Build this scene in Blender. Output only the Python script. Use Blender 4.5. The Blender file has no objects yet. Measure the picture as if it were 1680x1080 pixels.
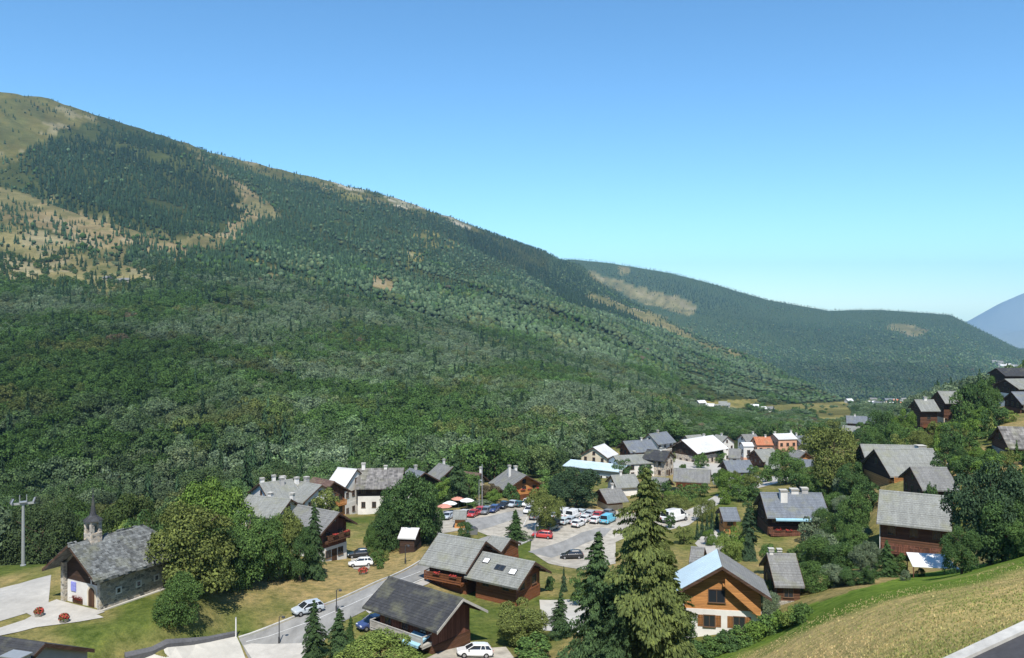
import bpy, bmesh, math, random
import numpy as np
from mathutils import Vector, Matrix
from mathutils.geometry import delaunay_2d_cdt

# ------------------------------------------------------------------ camera, sky, sun, exposure
F, CX, HOR, CZ = 1400.0, 840.0, 500.0, 0.0          # focal length, principal column, horizon row (photo pixels)
scene = bpy.context.scene
COL = scene.collection
cam_d = bpy.data.cameras.new('camera')
cam_d.sensor_width = 36.0
cam_d.lens = 36.0 * F / 1680.0
cam_d.shift_y = -(540.0 - HOR) / 1680.0
cam_d.clip_start = 0.5
cam_d.clip_end = 60000.0
cam = bpy.data.objects.new('camera', cam_d)
cam.location = (0, 0, CZ)
cam.rotation_euler = (math.radians(90), 0, 0)
COL.objects.link(cam)
scene.camera = cam

SUN_ELEV, SUN_AZ = math.radians(55), math.radians(177)   # azimuth clockwise from +Y (view direction): behind the camera
world = bpy.data.worlds.new('World')
scene.world = world
world.use_nodes = True
wn = world.node_tree.nodes
wl = world.node_tree.links
sky = wn.new('ShaderNodeTexSky')
sky.sky_type = 'NISHITA'
sky.sun_disc = False
sky.sun_elevation = SUN_ELEV
sky.sun_rotation = SUN_AZ
sky.altitude = 1500.0
sky.air_density = 1.0
sky.dust_density = 0.3
sky.ozone_density = 2.0
wn['Background'].inputs['Strength'].default_value = 0.121
_tint = wn.new('ShaderNodeMix'); _tint.data_type = 'RGBA'; _tint.blend_type = 'MULTIPLY'
_tint.inputs['Factor'].default_value = 1.0
_tint.inputs[7].default_value = (0.70, 0.92, 0.99, 1)
wl.new(sky.outputs['Color'], _tint.inputs[6])
_sat = wn.new('ShaderNodeHueSaturation'); _sat.inputs['Saturation'].default_value = 1.06
wl.new(_tint.outputs[2], _sat.inputs['Color'])
wl.new(_sat.outputs['Color'], wn['Background'].inputs['Color'])

sun_d = bpy.data.lights.new('sun', 'SUN')
sun_d.energy = 4.2
sun_d.angle = math.radians(0.5)
sun_d.color = (1.0, 0.95, 0.87)
sun = bpy.data.objects.new('sun', sun_d)
_sd = Vector((math.sin(SUN_AZ) * math.cos(SUN_ELEV), math.cos(SUN_AZ) * math.cos(SUN_ELEV), math.sin(SUN_ELEV)))
sun.rotation_euler = _sd.to_track_quat('Z', 'Y').to_euler()
sun.location = _sd * 300
COL.objects.link(sun)

scene.render.engine = 'CYCLES'
scene.view_settings.view_transform = 'Standard'
scene.view_settings.look = 'None'
scene.view_settings.exposure = 0.72
scene.view_settings.gamma = 1.0
scene.view_settings.use_curve_mapping = False
scene.cycles.use_denoising = True
scene.cycles.max_bounces = 5
scene.cycles.diffuse_bounces = 2
scene.cycles.glossy_bounces = 2
scene.cycles.transmission_bounces = 3
scene.cycles.transparent_max_bounces = 6
scene.cycles.volume_bounces = 0

rng = np.random.default_rng(7)
random.seed(7)
R = math.radians

def P(px, py, d):
    return ((px - CX) / F * d, d, CZ - (py - HOR) / F * d)

def pix(x, y, z):
    return CX + x / y * F, HOR - (z - CZ) / y * F

# ------------------------------------------------------------------ terrain heights
GP = [  # (column, row, depth): where the ground lies, read from what stands on it
 (1640,1060,30),(1680,1000,42),(1500,1022,45),(1400,980,75),(1600,950,70),(1680,915,82),(1250,1060,82),(1190,1085,80),
 (1330,1000,92),(1500,960,85),(1560,948,85),(1495,932,126),(1510,944,108),(1430,918,118),(1300,1300,30),(1000,1420,30),(700,1400,45),
 (1900,1000,30),(2200,900,30),(1900,880,60),(2200,760,60),(300,1300,50),(-200,1250,60),(840,1500,12),(1400,1400,12),(300,1500,14),(2200,1300,12),
 (1680,850,130),(1620,815,140),(1680,745,165),(1640,695,230),(1600,705,235),(1515,722,260),(1560,706,262),(1680,655,320),(1540,790,160),
 (1900,780,150),(1900,640,300),(1900,520,550),(2200,560,200),(2200,380,600),(1900,440,1200),(2200,200,1500),(1750,600,600),
 (500,1010,110),(400,1052,103),(560,985,116),(640,950,124),(700,918,138),(300,1060,99),(230,1085,96),(600,930,141),(540,935,136),
 (150,1012,98.5),(80,997,101),(262,990,104),(60,1020,98),(0,1000,100),(-100,990,102),(0,975,108),(90,950,112),(40,926,132),(-100,930,130),
 (120,1060,92),(250,1040,98),(400,965,118),(330,980,110),
 (730,960,128),(790,1078,98),(650,1075,97),(720,1100,92),(900,1000,118),(880,965,128),(1000,1080,92),(1060,1060,95),(960,1020,108),
 (880,885,164),(930,915,152),(800,852,184),(970,852,184),(860,850,186),(720,862,176),(830,826,200),(760,830,200),(940,835,193),(1040,850,184),
 (1105,848,184),(1160,832,194),(1195,868,170),(1165,890,158),(1180,1040,94),(1230,1020,97),(1100,940,130),(1100,1050,95),
 (1300,888,158),(1245,890,158),(1380,905,145),(1350,850,172),(1400,880,152),
 (1220,795,236),(1130,812,228),(1180,812,214),(960,812,226),(1040,775,285),(1150,775,285),(1240,778,268),(1290,760,330),(1000,758,310),(1080,745,345),
 (1450,812,158),(1380,800,195),(1350,740,330),(1420,720,330),
 (600,846,196),(610,850,212),(690,840,200),(480,858,178),(420,860,176),(530,842,205),(650,832,222),(720,805,235),(860,825,212),(900,800,240),(800,800,240),
 # ravine and wooded lower slope
 (-300,960,165),(0,965,170),(150,955,165),(300,925,168),(0,905,220),(300,885,215),(450,850,222),
 (0,850,262),(300,845,262),(0,755,340),(300,755,340),(600,800,275),(600,745,350),(750,790,285),(900,775,310),(900,715,440),
 (300,655,455),(0,655,430),(0,565,600),(300,565,650),(600,655,540),(600,565,850),(900,655,620),(900,560,1180),(900,500,1750),
 (0,470,880),(300,470,1000),(600,470,1300),(0,400,1150),(300,400,1350),(600,400,1800),(0,330,1450),(300,330,1750),(600,340,2350),
 (0,240,1850),(300,252,2150),
 # crest of the first mountain
 (-400,112,1900),(-150,138,2050),(30,158,2250),(120,186,2330),(200,209,2400),(300,238,2480),(400,265,2560),(500,291,2640),(600,315,2740),(700,342,2850),
 (770,371,2950),(850,400,3080),(900,417,3200),(950,437,3350),(450,300,2350),(750,400,2500),(750,460,1650),
 # its shoulder coming down into the valley
 (1000,468,3250),(1060,507,3000),(1130,550,2700),(1210,584,2300),(1300,628,1900),(1380,658,1500),
 (1000,540,1600),(1100,740,390),(1100,700,520),(1100,650,900),(1100,600,1550),(1200,640,1200),(1300,718,500),(1300,690,760),(1300,664,1250),(1200,672,900),
 (1450,702,450),(1440,674,1000),(1430,662,1500),(1500,690,420),(1520,655,1500),(1680,640,900),(1680,625,1800),
 # to the left, out of the picture
 (-400,985,130),(-400,900,200),(-400,740,310),(-400,560,520),(-400,400,950),(-400,240,1500),(-900,700,200),(-900,400,700),(-900,120,1500),(-900,1100,60),
]
_g = np.array(GP, float)
def _tc(px, d):
    return px / 420.0, np.log(d) * 1.6
def _phi(a, b, c, d):
    r2 = (a[:, None] - c[None]) ** 2 + (b[:, None] - d[None]) ** 2
    return 0.5 * r2 * np.log(r2 + 1e-12)
_u, _v = _tc(_g[:, 0], _g[:, 2])
_t = (_g[:, 1] - HOR) / F
_n = len(_g)
_A = np.zeros((_n + 3, _n + 3))
_A[:_n, :_n] = _phi(_u, _v, _u, _v) + np.eye(_n) * 0.004
_A[:_n, _n] = 1; _A[:_n, _n + 1] = _u; _A[:_n, _n + 2] = _v
_A[_n:, :_n] = _A[:_n, _n:].T
_w = np.linalg.solve(_A, np.concatenate([_t, np.zeros(3)]))

SIL1 = np.array([(-900,120),(-400,108),(-150,128),(0,145),(30,146),(80,158),(120,172),(200,198),(300,229),(400,257),(500,284),(600,309),(700,336),(770,366),(850,396),(900,412),(950,432),(1000,470),(1100,520)], float)
CREST = np.array([(-900,1500),(-400,1900),(30,2250),(300,2480),(600,2740),(900,3200),(950,3350),(1060,3000),(1210,2300),(1380,1500),(1500,1500),(1680,1900),(2300,2400)], float)
SIL2 = np.array([(700,470),(860,430),(940,423),(1000,430),(1100,446),(1180,467),(1260,491),(1360,509),(1450,508),(1560,516),(1620,546),(1680,577),(1760,605),(2000,640),(2600,640)], float)
SIL3 = np.array([(1400,585),(1560,533),(1590,521),(1640,492),(1680,474),(1730,462),(1800,455),(1900,480),(2100,560),(2400,560)], float)
SIL4 = np.array([(1500,600),(1600,562),(1650,544),(1690,536),(1760,528),(1900,560),(2200,590)], float)

def wob(x, y, s, seed, n=5):
    """smooth wandering noise in [-1,1], a sum of sines"""
    r = np.random.default_rng(seed)
    o = np.zeros(np.broadcast(x, y).shape)
    for k in range(n):
        a = r.uniform(0, 6.283); f = s * r.uniform(0.6, 1.7); p = r.uniform(0, 6.283)
        o = o + np.sin((x * math.cos(a) + y * math.sin(a)) * f + p)
    return o / n * 1.3

def gully(x, y):
    """stripes that run down the slope of the near mountain, bent by noise"""
    s_ = x * 0.5 + y * 0.866 + wob(x, y, 0.006, 91) * 45
    return wob(s_, s_ * 0, 0.02, 92) + 0.5 * wob(s_, s_ * 0, 0.055, 93)

def hill(px, d, sil, lo_row, d0, d1):
    top = np.interp(px, sil[:, 0], sil[:, 1])
    q = (d - d0) / (d1 - d0)
    row = lo_row + (top - lo_row) * np.clip(q, 0, 1) ** 0.85
    z = -(row - HOR) / F * d
    zt = -(top - HOR) / F * d1
    z = np.where(q > 1, zt - (d - d1) * 0.35, z)
    return np.where(q < 0, -(lo_row - HOR) / F * d0 - (d0 - d) * 0.6, z)

PADS = [(-50.5, 104.5, -36.2, 9.0, 15.0), (-56.5, 99.0, -36.3, 4.0, 9.0)]     # levelled building ground: x, y, z, inner and outer radius
CUT = []
def H(x, y):
    """terrain height (camera eye at z = 0); valid in front of the camera"""
    x = np.atleast_1d(np.asarray(x, float)); y = np.atleast_1d(np.asarray(y, float))
    d = np.maximum(y, 4.0)
    px = np.clip(CX + x / d * F, -1100, 2500)
    out = np.empty(x.shape)
    flat_p, flat_d = px.ravel(), d.ravel()
    z1 = np.empty(flat_p.shape)
    for i in range(0, flat_p.size, 20000):
        pp, dd = flat_p[i:i+20000], np.minimum(flat_d[i:i+20000], 3600)
        u, v = _tc(pp, dd)
        t = _phi(u, v, _u, _v) @ _w[:_n] + _w[_n] + u * _w[_n+1] + v * _w[_n+2]
        z1[i:i+20000] = -t * dd
    z1 = z1.reshape(x.shape)
    dc = np.interp(px, CREST[:, 0], CREST[:, 1])
    far = np.clip((d - 350) / 900, 0, 1)
    z1 = z1 + far * (wob(x, y, 0.011, 3) * 5 + wob(x, y, 0.03, 4) * 2.2 + wob(x, y, 0.004, 5) * 9 * np.clip((d - 800) / 900, 0, 1))
    cap = -(np.interp(px, SIL1[:, 0], SIL1[:, 1]) + 2.5 - HOR) / F * d        # the crest stays under the skyline seen in the photo
    ex = np.where((d > 1200) & (px < 1000), z1 - cap, -99.0)
    z1 = np.where(ex > -6, cap - 6 * np.exp(-np.maximum(ex + 6, 0) / 6.0), z1)
    z1 = z1 - np.clip((d - 700) / 700, 0, 1) * (px < 1250) * np.maximum(gully(x, y), 0) * 16     # gullies running down the slope
    over = np.maximum(d - dc * 1.04, 0)
    z1 = np.maximum(z1 - over * 0.30 - np.maximum(over - 250, 0) * 0.5, -420)
    for (cx_, cy_, cz_, r0, r1) in PADS:
        k = np.clip((r1 - np.hypot(x - cx_, y - cy_)) / (r1 - r0), 0, 1); k = k * k * (3 - 2 * k)
        z1 = z1 * (1 - k) + cz_ * k
    for (a_, b_, nn_) in CUT:                     # the level bench of the upper road, cut into the slope
        f_ = Vector((b_.x - a_.x, b_.y - a_.y)); ln = f_.length
        q = ((x - a_.x) * f_.x + (y - a_.y) * f_.y) / ln ** 2
        sd = (x - a_.x) * nn_.x + (y - a_.y) * nn_.y
        lim = a_.z + (b_.z - a_.z) * q - 0.35 + np.maximum(sd - 6.0, 0) * 0.8
        z1 = np.where((sd > 0.1) & (q > -0.4) & (q < 1.4), np.minimum(z1, lim), z1)
    n2 = wob(x, y, 0.0045, 8) * 22 + wob(x, y, 0.013, 9) * 8 + wob(x, y, 0.04, 19) * 3
    z2 = np.where(d > 2000, hill(px, d, SIL2, 655, 2500, 5200) + n2 * np.clip((d - 2400) / 600, 0, 1) * np.clip((5200 - d) / 900, 0.2, 1), -900)
    z4 = np.where(d > 6000, hill(px, d, SIL4, 640, 7000, 9500), -900)
    z3 = np.where(d > 8000, hill(px, d, SIL3, 640, 9800, 13000) + (wob(x, y, 0.002, 10) * 45 + wob(x, y, 0.006, 11) * 25) * np.clip((13000 - d) / 1500, 0, 1), -900)
    return np.maximum(np.maximum(z1, z2), np.maximum(np.maximum(z3, z4), -330))

def h1(x, y):
    return float(H([x], [y])[0])

def ground_at(px, py, dmin=20.0, dmax=500.0):
    """the first terrain point that a photo pixel looks at"""
    d = np.geomspace(dmin, dmax, 700)
    x = (px - CX) / F * d
    zr = CZ - (py - HOR) / F * d
    hit = np.nonzero(H(x, d) >= zr)[0]
    i = hit[0] if len(hit) else len(d) - 1
    if i > 0:
        a, b = d[i-1], d[i]
        for _ in range(14):
            m = 0.5 * (a + b)
            if h1((px - CX) / F * m, m) >= -(py - HOR) / F * m: b = m
            else: a = m
        dd = b
    else:
        dd = d[i]
    xx = (px - CX) / F * dd
    return Vector((xx, dd, h1(xx, dd)))

# ------------------------------------------------------------------ materials
def newmat(name):
    m = bpy.data.materials.new(name)
    m.use_nodes = True
    return m, m.node_tree.nodes, m.node_tree.links, m.node_tree.nodes['Principled BSDF']

def coords(n, l, scale, kind='Object'):
    tc = n.new('ShaderNodeTexCoord')
    mp = n.new('ShaderNodeMapping')
    mp.inputs['Scale'].default_value = scale if isinstance(scale, tuple) else (scale,) * 3
    l.new(tc.outputs[kind], mp.inputs['Vector'])
    return mp.outputs['Vector']

def noise(n, l, vec, scale, detail=4, rough=0.6):
    t = n.new('ShaderNodeTexNoise')
    t.inputs['Scale'].default_value = scale
    t.inputs['Detail'].default_value = detail
    t.inputs['Roughness'].default_value = rough
    if vec is not None: l.new(vec, t.inputs['Vector'])
    return t.outputs['Fac']

def ramp(n, l, fac, stops):
    r = n.new('ShaderNodeValToRGB')
    e = r.color_ramp.elements
    while len(e) < len(stops): e.new(0.5)
    for k, (p, c) in enumerate(stops):
        e[k].position = p
        e[k].color = (*c, 1) if len(c) == 3 else c
    l.new(fac, r.inputs['Fac'])
    return r.outputs['Color']

def mixc(n, l, fac, a, b, mode='MIX'):
    m = n.new('ShaderNodeMix'); m.data_type = 'RGBA'; m.blend_type = mode
    for s, v in ((m.inputs['Factor'], fac), (m.inputs[6], a), (m.inputs[7], b)):
        if hasattr(v, 'node'): l.new(v, s)
        else: s.default_value = v if not isinstance(v, tuple) else (*v[:3], 1)
    return m.outputs[2]

def bump(n, l, hgt, bs, strength, dist):
    b = n.new('ShaderNodeBump')
    b.inputs['Strength'].default_value = strength
    b.inputs['Distance'].default_value = dist
    l.new(hgt, b.inputs['Height'])
    l.new(b.outputs['Normal'], bs.inputs['Normal'])

def spec(bs, rough, s=0.3, metal=0.0):
    bs.inputs['Roughness'].default_value = rough
    bs.inputs['Specular IOR Level'].default_value = s
    bs.inputs['Metallic'].default_value = metal

def sc(c, k): return tuple(v * k for v in c)

def m_flecked(name, base, var=0.35, scale=2.0, rough=0.9, s=0.15, bmp=0.0, bd=0.02, stretch=(1, 1, 1), metal=0.0):
    m, n, l, b = newmat(name)
    v = coords(n, l, stretch)
    f = noise(n, l, v, scale, 6, 0.65)
    f2 = noise(n, l, v, scale * 0.13, 3, 0.5)
    c = ramp(n, l, f, [(0.25, sc(base, 1 - var)), (0.75, sc(base, 1 + var))])
    c = mixc(n, l, f2, sc((1, 1, 1), 0.82), sc((1, 1, 1), 1.16)) if False else c
    g = ramp(n, l, f2, [(0.3, (0.84, 0.84, 0.84)), (0.7, (1.12, 1.12, 1.12))])
    c = mixc(n, l, 1.0, c, g, 'MULTIPLY')
    l.new(c, b.inputs['Base Color'])
    spec(b, rough, s, metal)
    if bmp: bump(n, l, f, b, bmp, bd)
    return m

def m_plain(name, base, rough=0.6, s=0.3, metal=0.0):
    m, n, l, b = newmat(name)
    v = coords(n, l, 1.0)
    f = noise(n, l, v, 3.0, 3)
    l.new(ramp(n, l, f, [(0.2, sc(base, 0.9)), (0.8, sc(base, 1.1))]), b.inputs['Base Color'])
    spec(b, rough, s, metal)
    return m

def m_slate(name, base, tile=(0.45, 0.3), var=0.22, rough=0.75, s=0.25, streak=0.12):
    """thin tiles in courses: brick texture on (along ridge, height) with weather streaks"""
    m, n, l, b = newmat(name)
    tc = n.new('ShaderNodeTexCoord')
    sp = n.new('ShaderNodeSeparateXYZ'); l.new(tc.outputs['Object'], sp.inputs[0])
    cb = n.new('ShaderNodeCombineXYZ')
    l.new(sp.outputs['X'], cb.inputs['X']); l.new(sp.outputs['Y'], cb.inputs['Y'])
    br = n.new('ShaderNodeTexBrick')
    br.inputs['Scale'].default_value = 1.0
    br.inputs['Brick Width'].default_value = tile[0]
    br.inputs['Row Height'].default_value = tile[1]
    br.inputs['Mortar Size'].default_value = 0.012
    br.inputs['Bias'].default_value = 0.0
    br.inputs['Color1'].default_value = (*sc(base, 1 - var), 1)
    br.inputs['Color2'].default_value = (*sc(base, 1 + var), 1)
    br.inputs['Mortar'].default_value = (*sc(base, 0.5), 1)
    l.new(cb.outputs[0], br.inputs['Vector'])
    f = noise(n, l, coords(n, l, (1.2, 0.25, 0.25)), 1.5, 5)
    g = ramp(n, l, f, [(0.3, sc((1, 1, 1), 1 - streak * 2)), (0.7, sc((1, 1, 1), 1 + streak))])
    c = mixc(n, l, 1.0, br.outputs['Color'], g, 'MULTIPLY')
    f3 = noise(n, l, coords(n, l, 1.0), 0.35, 4)
    lich = ramp(n, l, f3, [(0.52, (0, 0, 0)), (0.7, (1, 1, 1))])
    c = mixc(n, l, lich, c, mixc(n, l, 0.45, c, (0.19, 0.19, 0.11)))
    l.new(c, b.inputs['Base Color'])
    spec(b, rough, s)
    bump(n, l, br.outputs['Fac'], b, 0.3, -0.01)
    return m

def m_planks(name, base, width=0.18, var=0.35, axis='X', rough=0.8):
    """boards: a random tone for each board and grain along it"""
    m, n, l, b = newmat(name)
    tc = n.new('ShaderNodeTexCoord')
    sp = n.new('ShaderNodeSeparateXYZ'); l.new(tc.outputs['Object'], sp.inputs[0])
    if axis == 'V':
        a = n.new('ShaderNodeMath'); a.operation = 'ADD'
        l.new(sp.outputs['X'], a.inputs[0]); l.new(sp.outputs['Y'], a.inputs[1]); src = a.outputs[0]
        gsc = (6, 6, 0.7)
    else:
        src = sp.outputs['Z']; gsc = (0.7, 0.7, 8)
    dv = n.new('ShaderNodeMath'); dv.operation = 'DIVIDE'; dv.inputs[1].default_value = width
    l.new(src, dv.inputs[0])
    fl = n.new('ShaderNodeMath'); fl.operation = 'FLOOR'; l.new(dv.outputs[0], fl.inputs[0])
    fr = n.new('ShaderNodeMath'); fr.operation = 'FRACT'; l.new(dv.outputs[0], fr.inputs[0])
    wnz = n.new('ShaderNodeTexWhiteNoise'); wnz.noise_dimensions = '1D'
    l.new(fl.outputs[0], wnz.inputs['W'])
    c1 = ramp(n, l, wnz.outputs['Value'], [(0.0, sc(base, 1 - var)), (1.0, sc(base, 1 + var))])
    gr = noise(n, l, coords(n, l, gsc), 2.0, 5)
    c2 = ramp(n, l, gr, [(0.3, (0.72, 0.72, 0.72)), (0.7, (1.2, 1.18, 1.15))])
    c = mixc(n, l, 1.0, c1, c2, 'MULTIPLY')
    gap = n.new('ShaderNodeMath'); gap.operation = 'LESS_THAN'; gap.inputs[1].default_value = 0.08
    l.new(fr.outputs[0], gap.inputs[0])
    c = mixc(n, l, gap.outputs[0], c, sc(base, 0.25))
    l.new(c, b.inputs['Base Color'])
    spec(b, rough, 0.2)
    return m

def m_stone(name, base, scale=2.2, mortar=(0.42, 0.39, 0.33)):
    m, n, l, b = newmat(name)
    v = coords(n, l, (1, 1, 1.5))
    nz = n.new('ShaderNodeTexNoise'); nz.inputs['Scale'].default_value = 1.6
    l.new(v, nz.inputs['Vector'])
    vv = mixc(n, l, 0.18, v, nz.outputs['Color'])
    vo = n.new('ShaderNodeTexVoronoi'); vo.inputs['Scale'].default_value = scale
    l.new(vv, vo.inputs['Vector'])
    ve = n.new('ShaderNodeTexVoronoi'); ve.feature = 'DISTANCE_TO_EDGE'; ve.inputs['Scale'].default_value = scale
    l.new(vv, ve.inputs['Vector'])
    sp = n.new('ShaderNodeSeparateColor'); l.new(vo.outputs['Color'], sp.inputs[0])
    c = ramp(n, l, sp.outputs[0], [(0.0, sc(base, 0.45)), (0.5, base), (0.8, (base[0] * 1.35, base[1] * 1.22, base[2] * 1.0)), (1.0, sc(base, 1.6))])
    e = ramp(n, l, ve.outputs['Distance'], [(0.02, (1, 1, 1)), (0.07, (0, 0, 0))])
    c = mixc(n, l, e, c, mortar)
    f = noise(n, l, v, 7, 4)
    c = mixc(n, l, 1.0, c, ramp(n, l, f, [(0.3, (0.8, 0.8, 0.8)), (0.7, (1.15, 1.15, 1.15))]), 'MULTIPLY')
    l.new(c, b.inputs['Base Color'])
    spec(b, 0.9, 0.15)
    bump(n, l, ve.outputs['Distance'], b, 0.6, 0.05)
    return m

def m_leaf(name, src):
    """leaf: tint from the tree (custom property or instance attribute) with a little variation inside a crown"""
    m, n, l, b = newmat(name)
    n.remove(b)
    if src == 'inst':
        at = n.new('ShaderNodeAttribute'); at.attribute_type = 'INSTANCER'; at.attribute_name = 'tint'; base = at.outputs['Color']
    elif src == 'object':
        at = n.new('ShaderNodeObjectInfo'); base = at.outputs['Color']
    else:
        at = n.new('ShaderNodeAttribute'); at.attribute_type = 'GEOMETRY'; at.attribute_name = 'tint'; base = at.outputs['Color']
    ge = n.new('ShaderNodeNewGeometry')
    c = base
    if src != 'geom':
        v = ramp(n, l, ge.outputs['Random Per Island'], [(0.0, (0.62, 0.62, 0.66)), (0.6, (1.0, 1.0, 1.0)), (1.0, (1.5, 1.42, 1.2))])
        c = mixc(n, l, 1.0, base, v, 'MULTIPLY')
    df = n.new('ShaderNodeBsdfDiffuse'); l.new(c, df.inputs['Color'])
    tr = n.new('ShaderNodeBsdfTranslucent')
    l.new(mixc(n, l, 1.0, c, (1.15, 1.25, 0.7), 'MULTIPLY'), tr.inputs['Color'])
    mx = n.new('ShaderNodeMixShader'); mx.inputs[0].default_value = 0.16
    l.new(df.outputs[0], mx.inputs[1]); l.new(tr.outputs[0], mx.inputs[2])
    l.new(mx.outputs[0], n['Material Output'].inputs['Surface'])
    return m

MT = {}
# ------------------------------------------------------------------ the terrain sheet
def in_poly(px, py, poly):
    px = np.asarray(px); py = np.asarray(py)
    c = np.zeros(px.shape, bool)
    j = len(poly) - 1
    for i in range(len(poly)):
        xi, yi = poly[i]; xj, yj = poly[j]
        cond = ((yi > py) != (yj > py)) & (px < (xj - xi) * (py - yi) / (yj - yi + 1e-9) + xi)
        c ^= cond
        j = i
    return c

CLEARINGS = [  # outlines of open grass and rock on the mountains, read from the photo; (polygon, colour key)
 ([(-300,60),(30,130),(110,160),(170,190),(130,200),(95,215),(75,232),(40,262),(0,290),(-300,340)], 'alp'),
 ([(-300,290),(0,303),(70,320),(140,352),(230,378),(300,388),(370,380),(398,350),(378,322),(338,288),(312,255),(326,252),(352,280),(402,312),(452,338),(457,364),(425,364),(400,392),(368,410),(330,425),(290,432),(250,418),(205,402),(218,432),(190,432),(150,408),(80,378),(0,352),(-300,340)], 'ochre'),
 ([(110,484),(180,478),(190,497),(115,502)], 'ochre'), ([(60,455),(92,452),(92,480),(62,478)], 'olive'), ([(145,462),(238,448),(246,482),(205,486),(150,476)], 'olive'),
 ([(425,450),(465,444),(470,463),(425,467)], 'ochre'), ([(392,430),(440,424),(446,438),(396,442)], 'olive'),
 ([(688,390),(715,384),(757,404),(740,413),(700,403)], 'olive'), ([(658,427),(690,411),(697,431),(663,437)], 'olive'),
 ([(604,456),(620,448),(648,465),(645,480),(605,471)], 'ochre'),
 ([(965,442),(1000,454),(1060,476),(1112,486),(1138,500),(1142,516),(1100,509),(1060,501),(1020,481),(972,455)], 'ochre'),
 ([(962,483),(1000,488),(1040,506),(1082,518),(1132,546),(1155,562),(1217,580),(1210,588),(1150,572),(1100,549),(1040,523),(990,503),(962,494)], 'ochre'),
 ([(1455,537),(1480,529),(1525,546),(1500,554)], 'ochre'), ([(1015,442),(1035,441),(1032,452),(1017,452)], 'ochre'),
 ([(1140,658),(1242,655),(1252,668),(1140,672)], 'field'), ([(1245,666),(1390,659),(1398,672),(1270,677)], 'field'), ([(1330,672),(1395,668),(1402,692),(1345,696)], 'field'),
 ([(540,310),(590,318),(600,332),(560,335)], 'olive'), ([(0,405),(18,402),(20,418),(0,418)], 'ochre'), ([(-300,350),(0,356),(80,384),(150,412),(250,440),(262,470),(180,478),(60,470),(-300,460)], 'heath'),
 ([(636,314),(670,317),(708,336),(694,346),(652,332)], 'rock'), ([(720,346),(776,370),(752,377),(726,362)], 'rock'), ([(540,286),(606,300),(600,311),(548,300)], 'rock'),
 ([(300,232),(420,262),(540,292),(620,312),(700,332),(780,364),(780,382),(690,354),(600,331),(500,307),(400,280),(320,250)], 'alp'),
]
CCOL = {'heath': (0.165, 0.145, 0.075), 'alp': (0.102, 0.095, 0.038), 'ochre': (0.190, 0.152, 0.088), 'olive': (0.165, 0.150, 0.055), 'field': (0.21, 0.185, 0.075), 'rock': (0.30, 0.275, 0.235)}
def ragged(px, py, x, y):
    """hillside points shifted by noise before they are tested against an outline: edges come out ragged"""
    k = np.where(px > 900, 0.35, 1.0)
    return (px + k * (wob(x, y, 0.010, 21) * 15 + wob(x, y, 0.035, 25) * 12 + wob(x, y, 0.12, 23) * 6),
            py + k * (wob(x, y, 0.012, 22) * 8 + wob(x, y, 0.04, 26) * 7 + wob(x, y, 0.13, 24) * 4))
DARK = [(40,250),(90,225),(150,212),(230,222),(300,250),(345,290),(398,345),(372,378),(300,388),(230,378),(130,345),(70,318)]
DMIN = np.array([(-1000,150),(0,152),(200,150),(340,158),(430,215),(600,245),(750,262),(900,285),(1000,385),(1100,410),(1200,470),(1300,540),(1400,520),(1500,420),(1680,420),(1800,350),(2500,250)], float)

def clearing_of(px, py, rx, ry):
    """index+1 of the clearing a hillside point belongs to"""
    out = np.zeros(np.shape(px), int)
    for k, (poly, c) in enumerate(CLEARINGS):
        hit = in_poly(rx, ry, poly) if c == 'field' else in_poly(px, py, poly)
        out[hit & ((out == 0) | (c != 'alp'))] = k + 1
    return out

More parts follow.
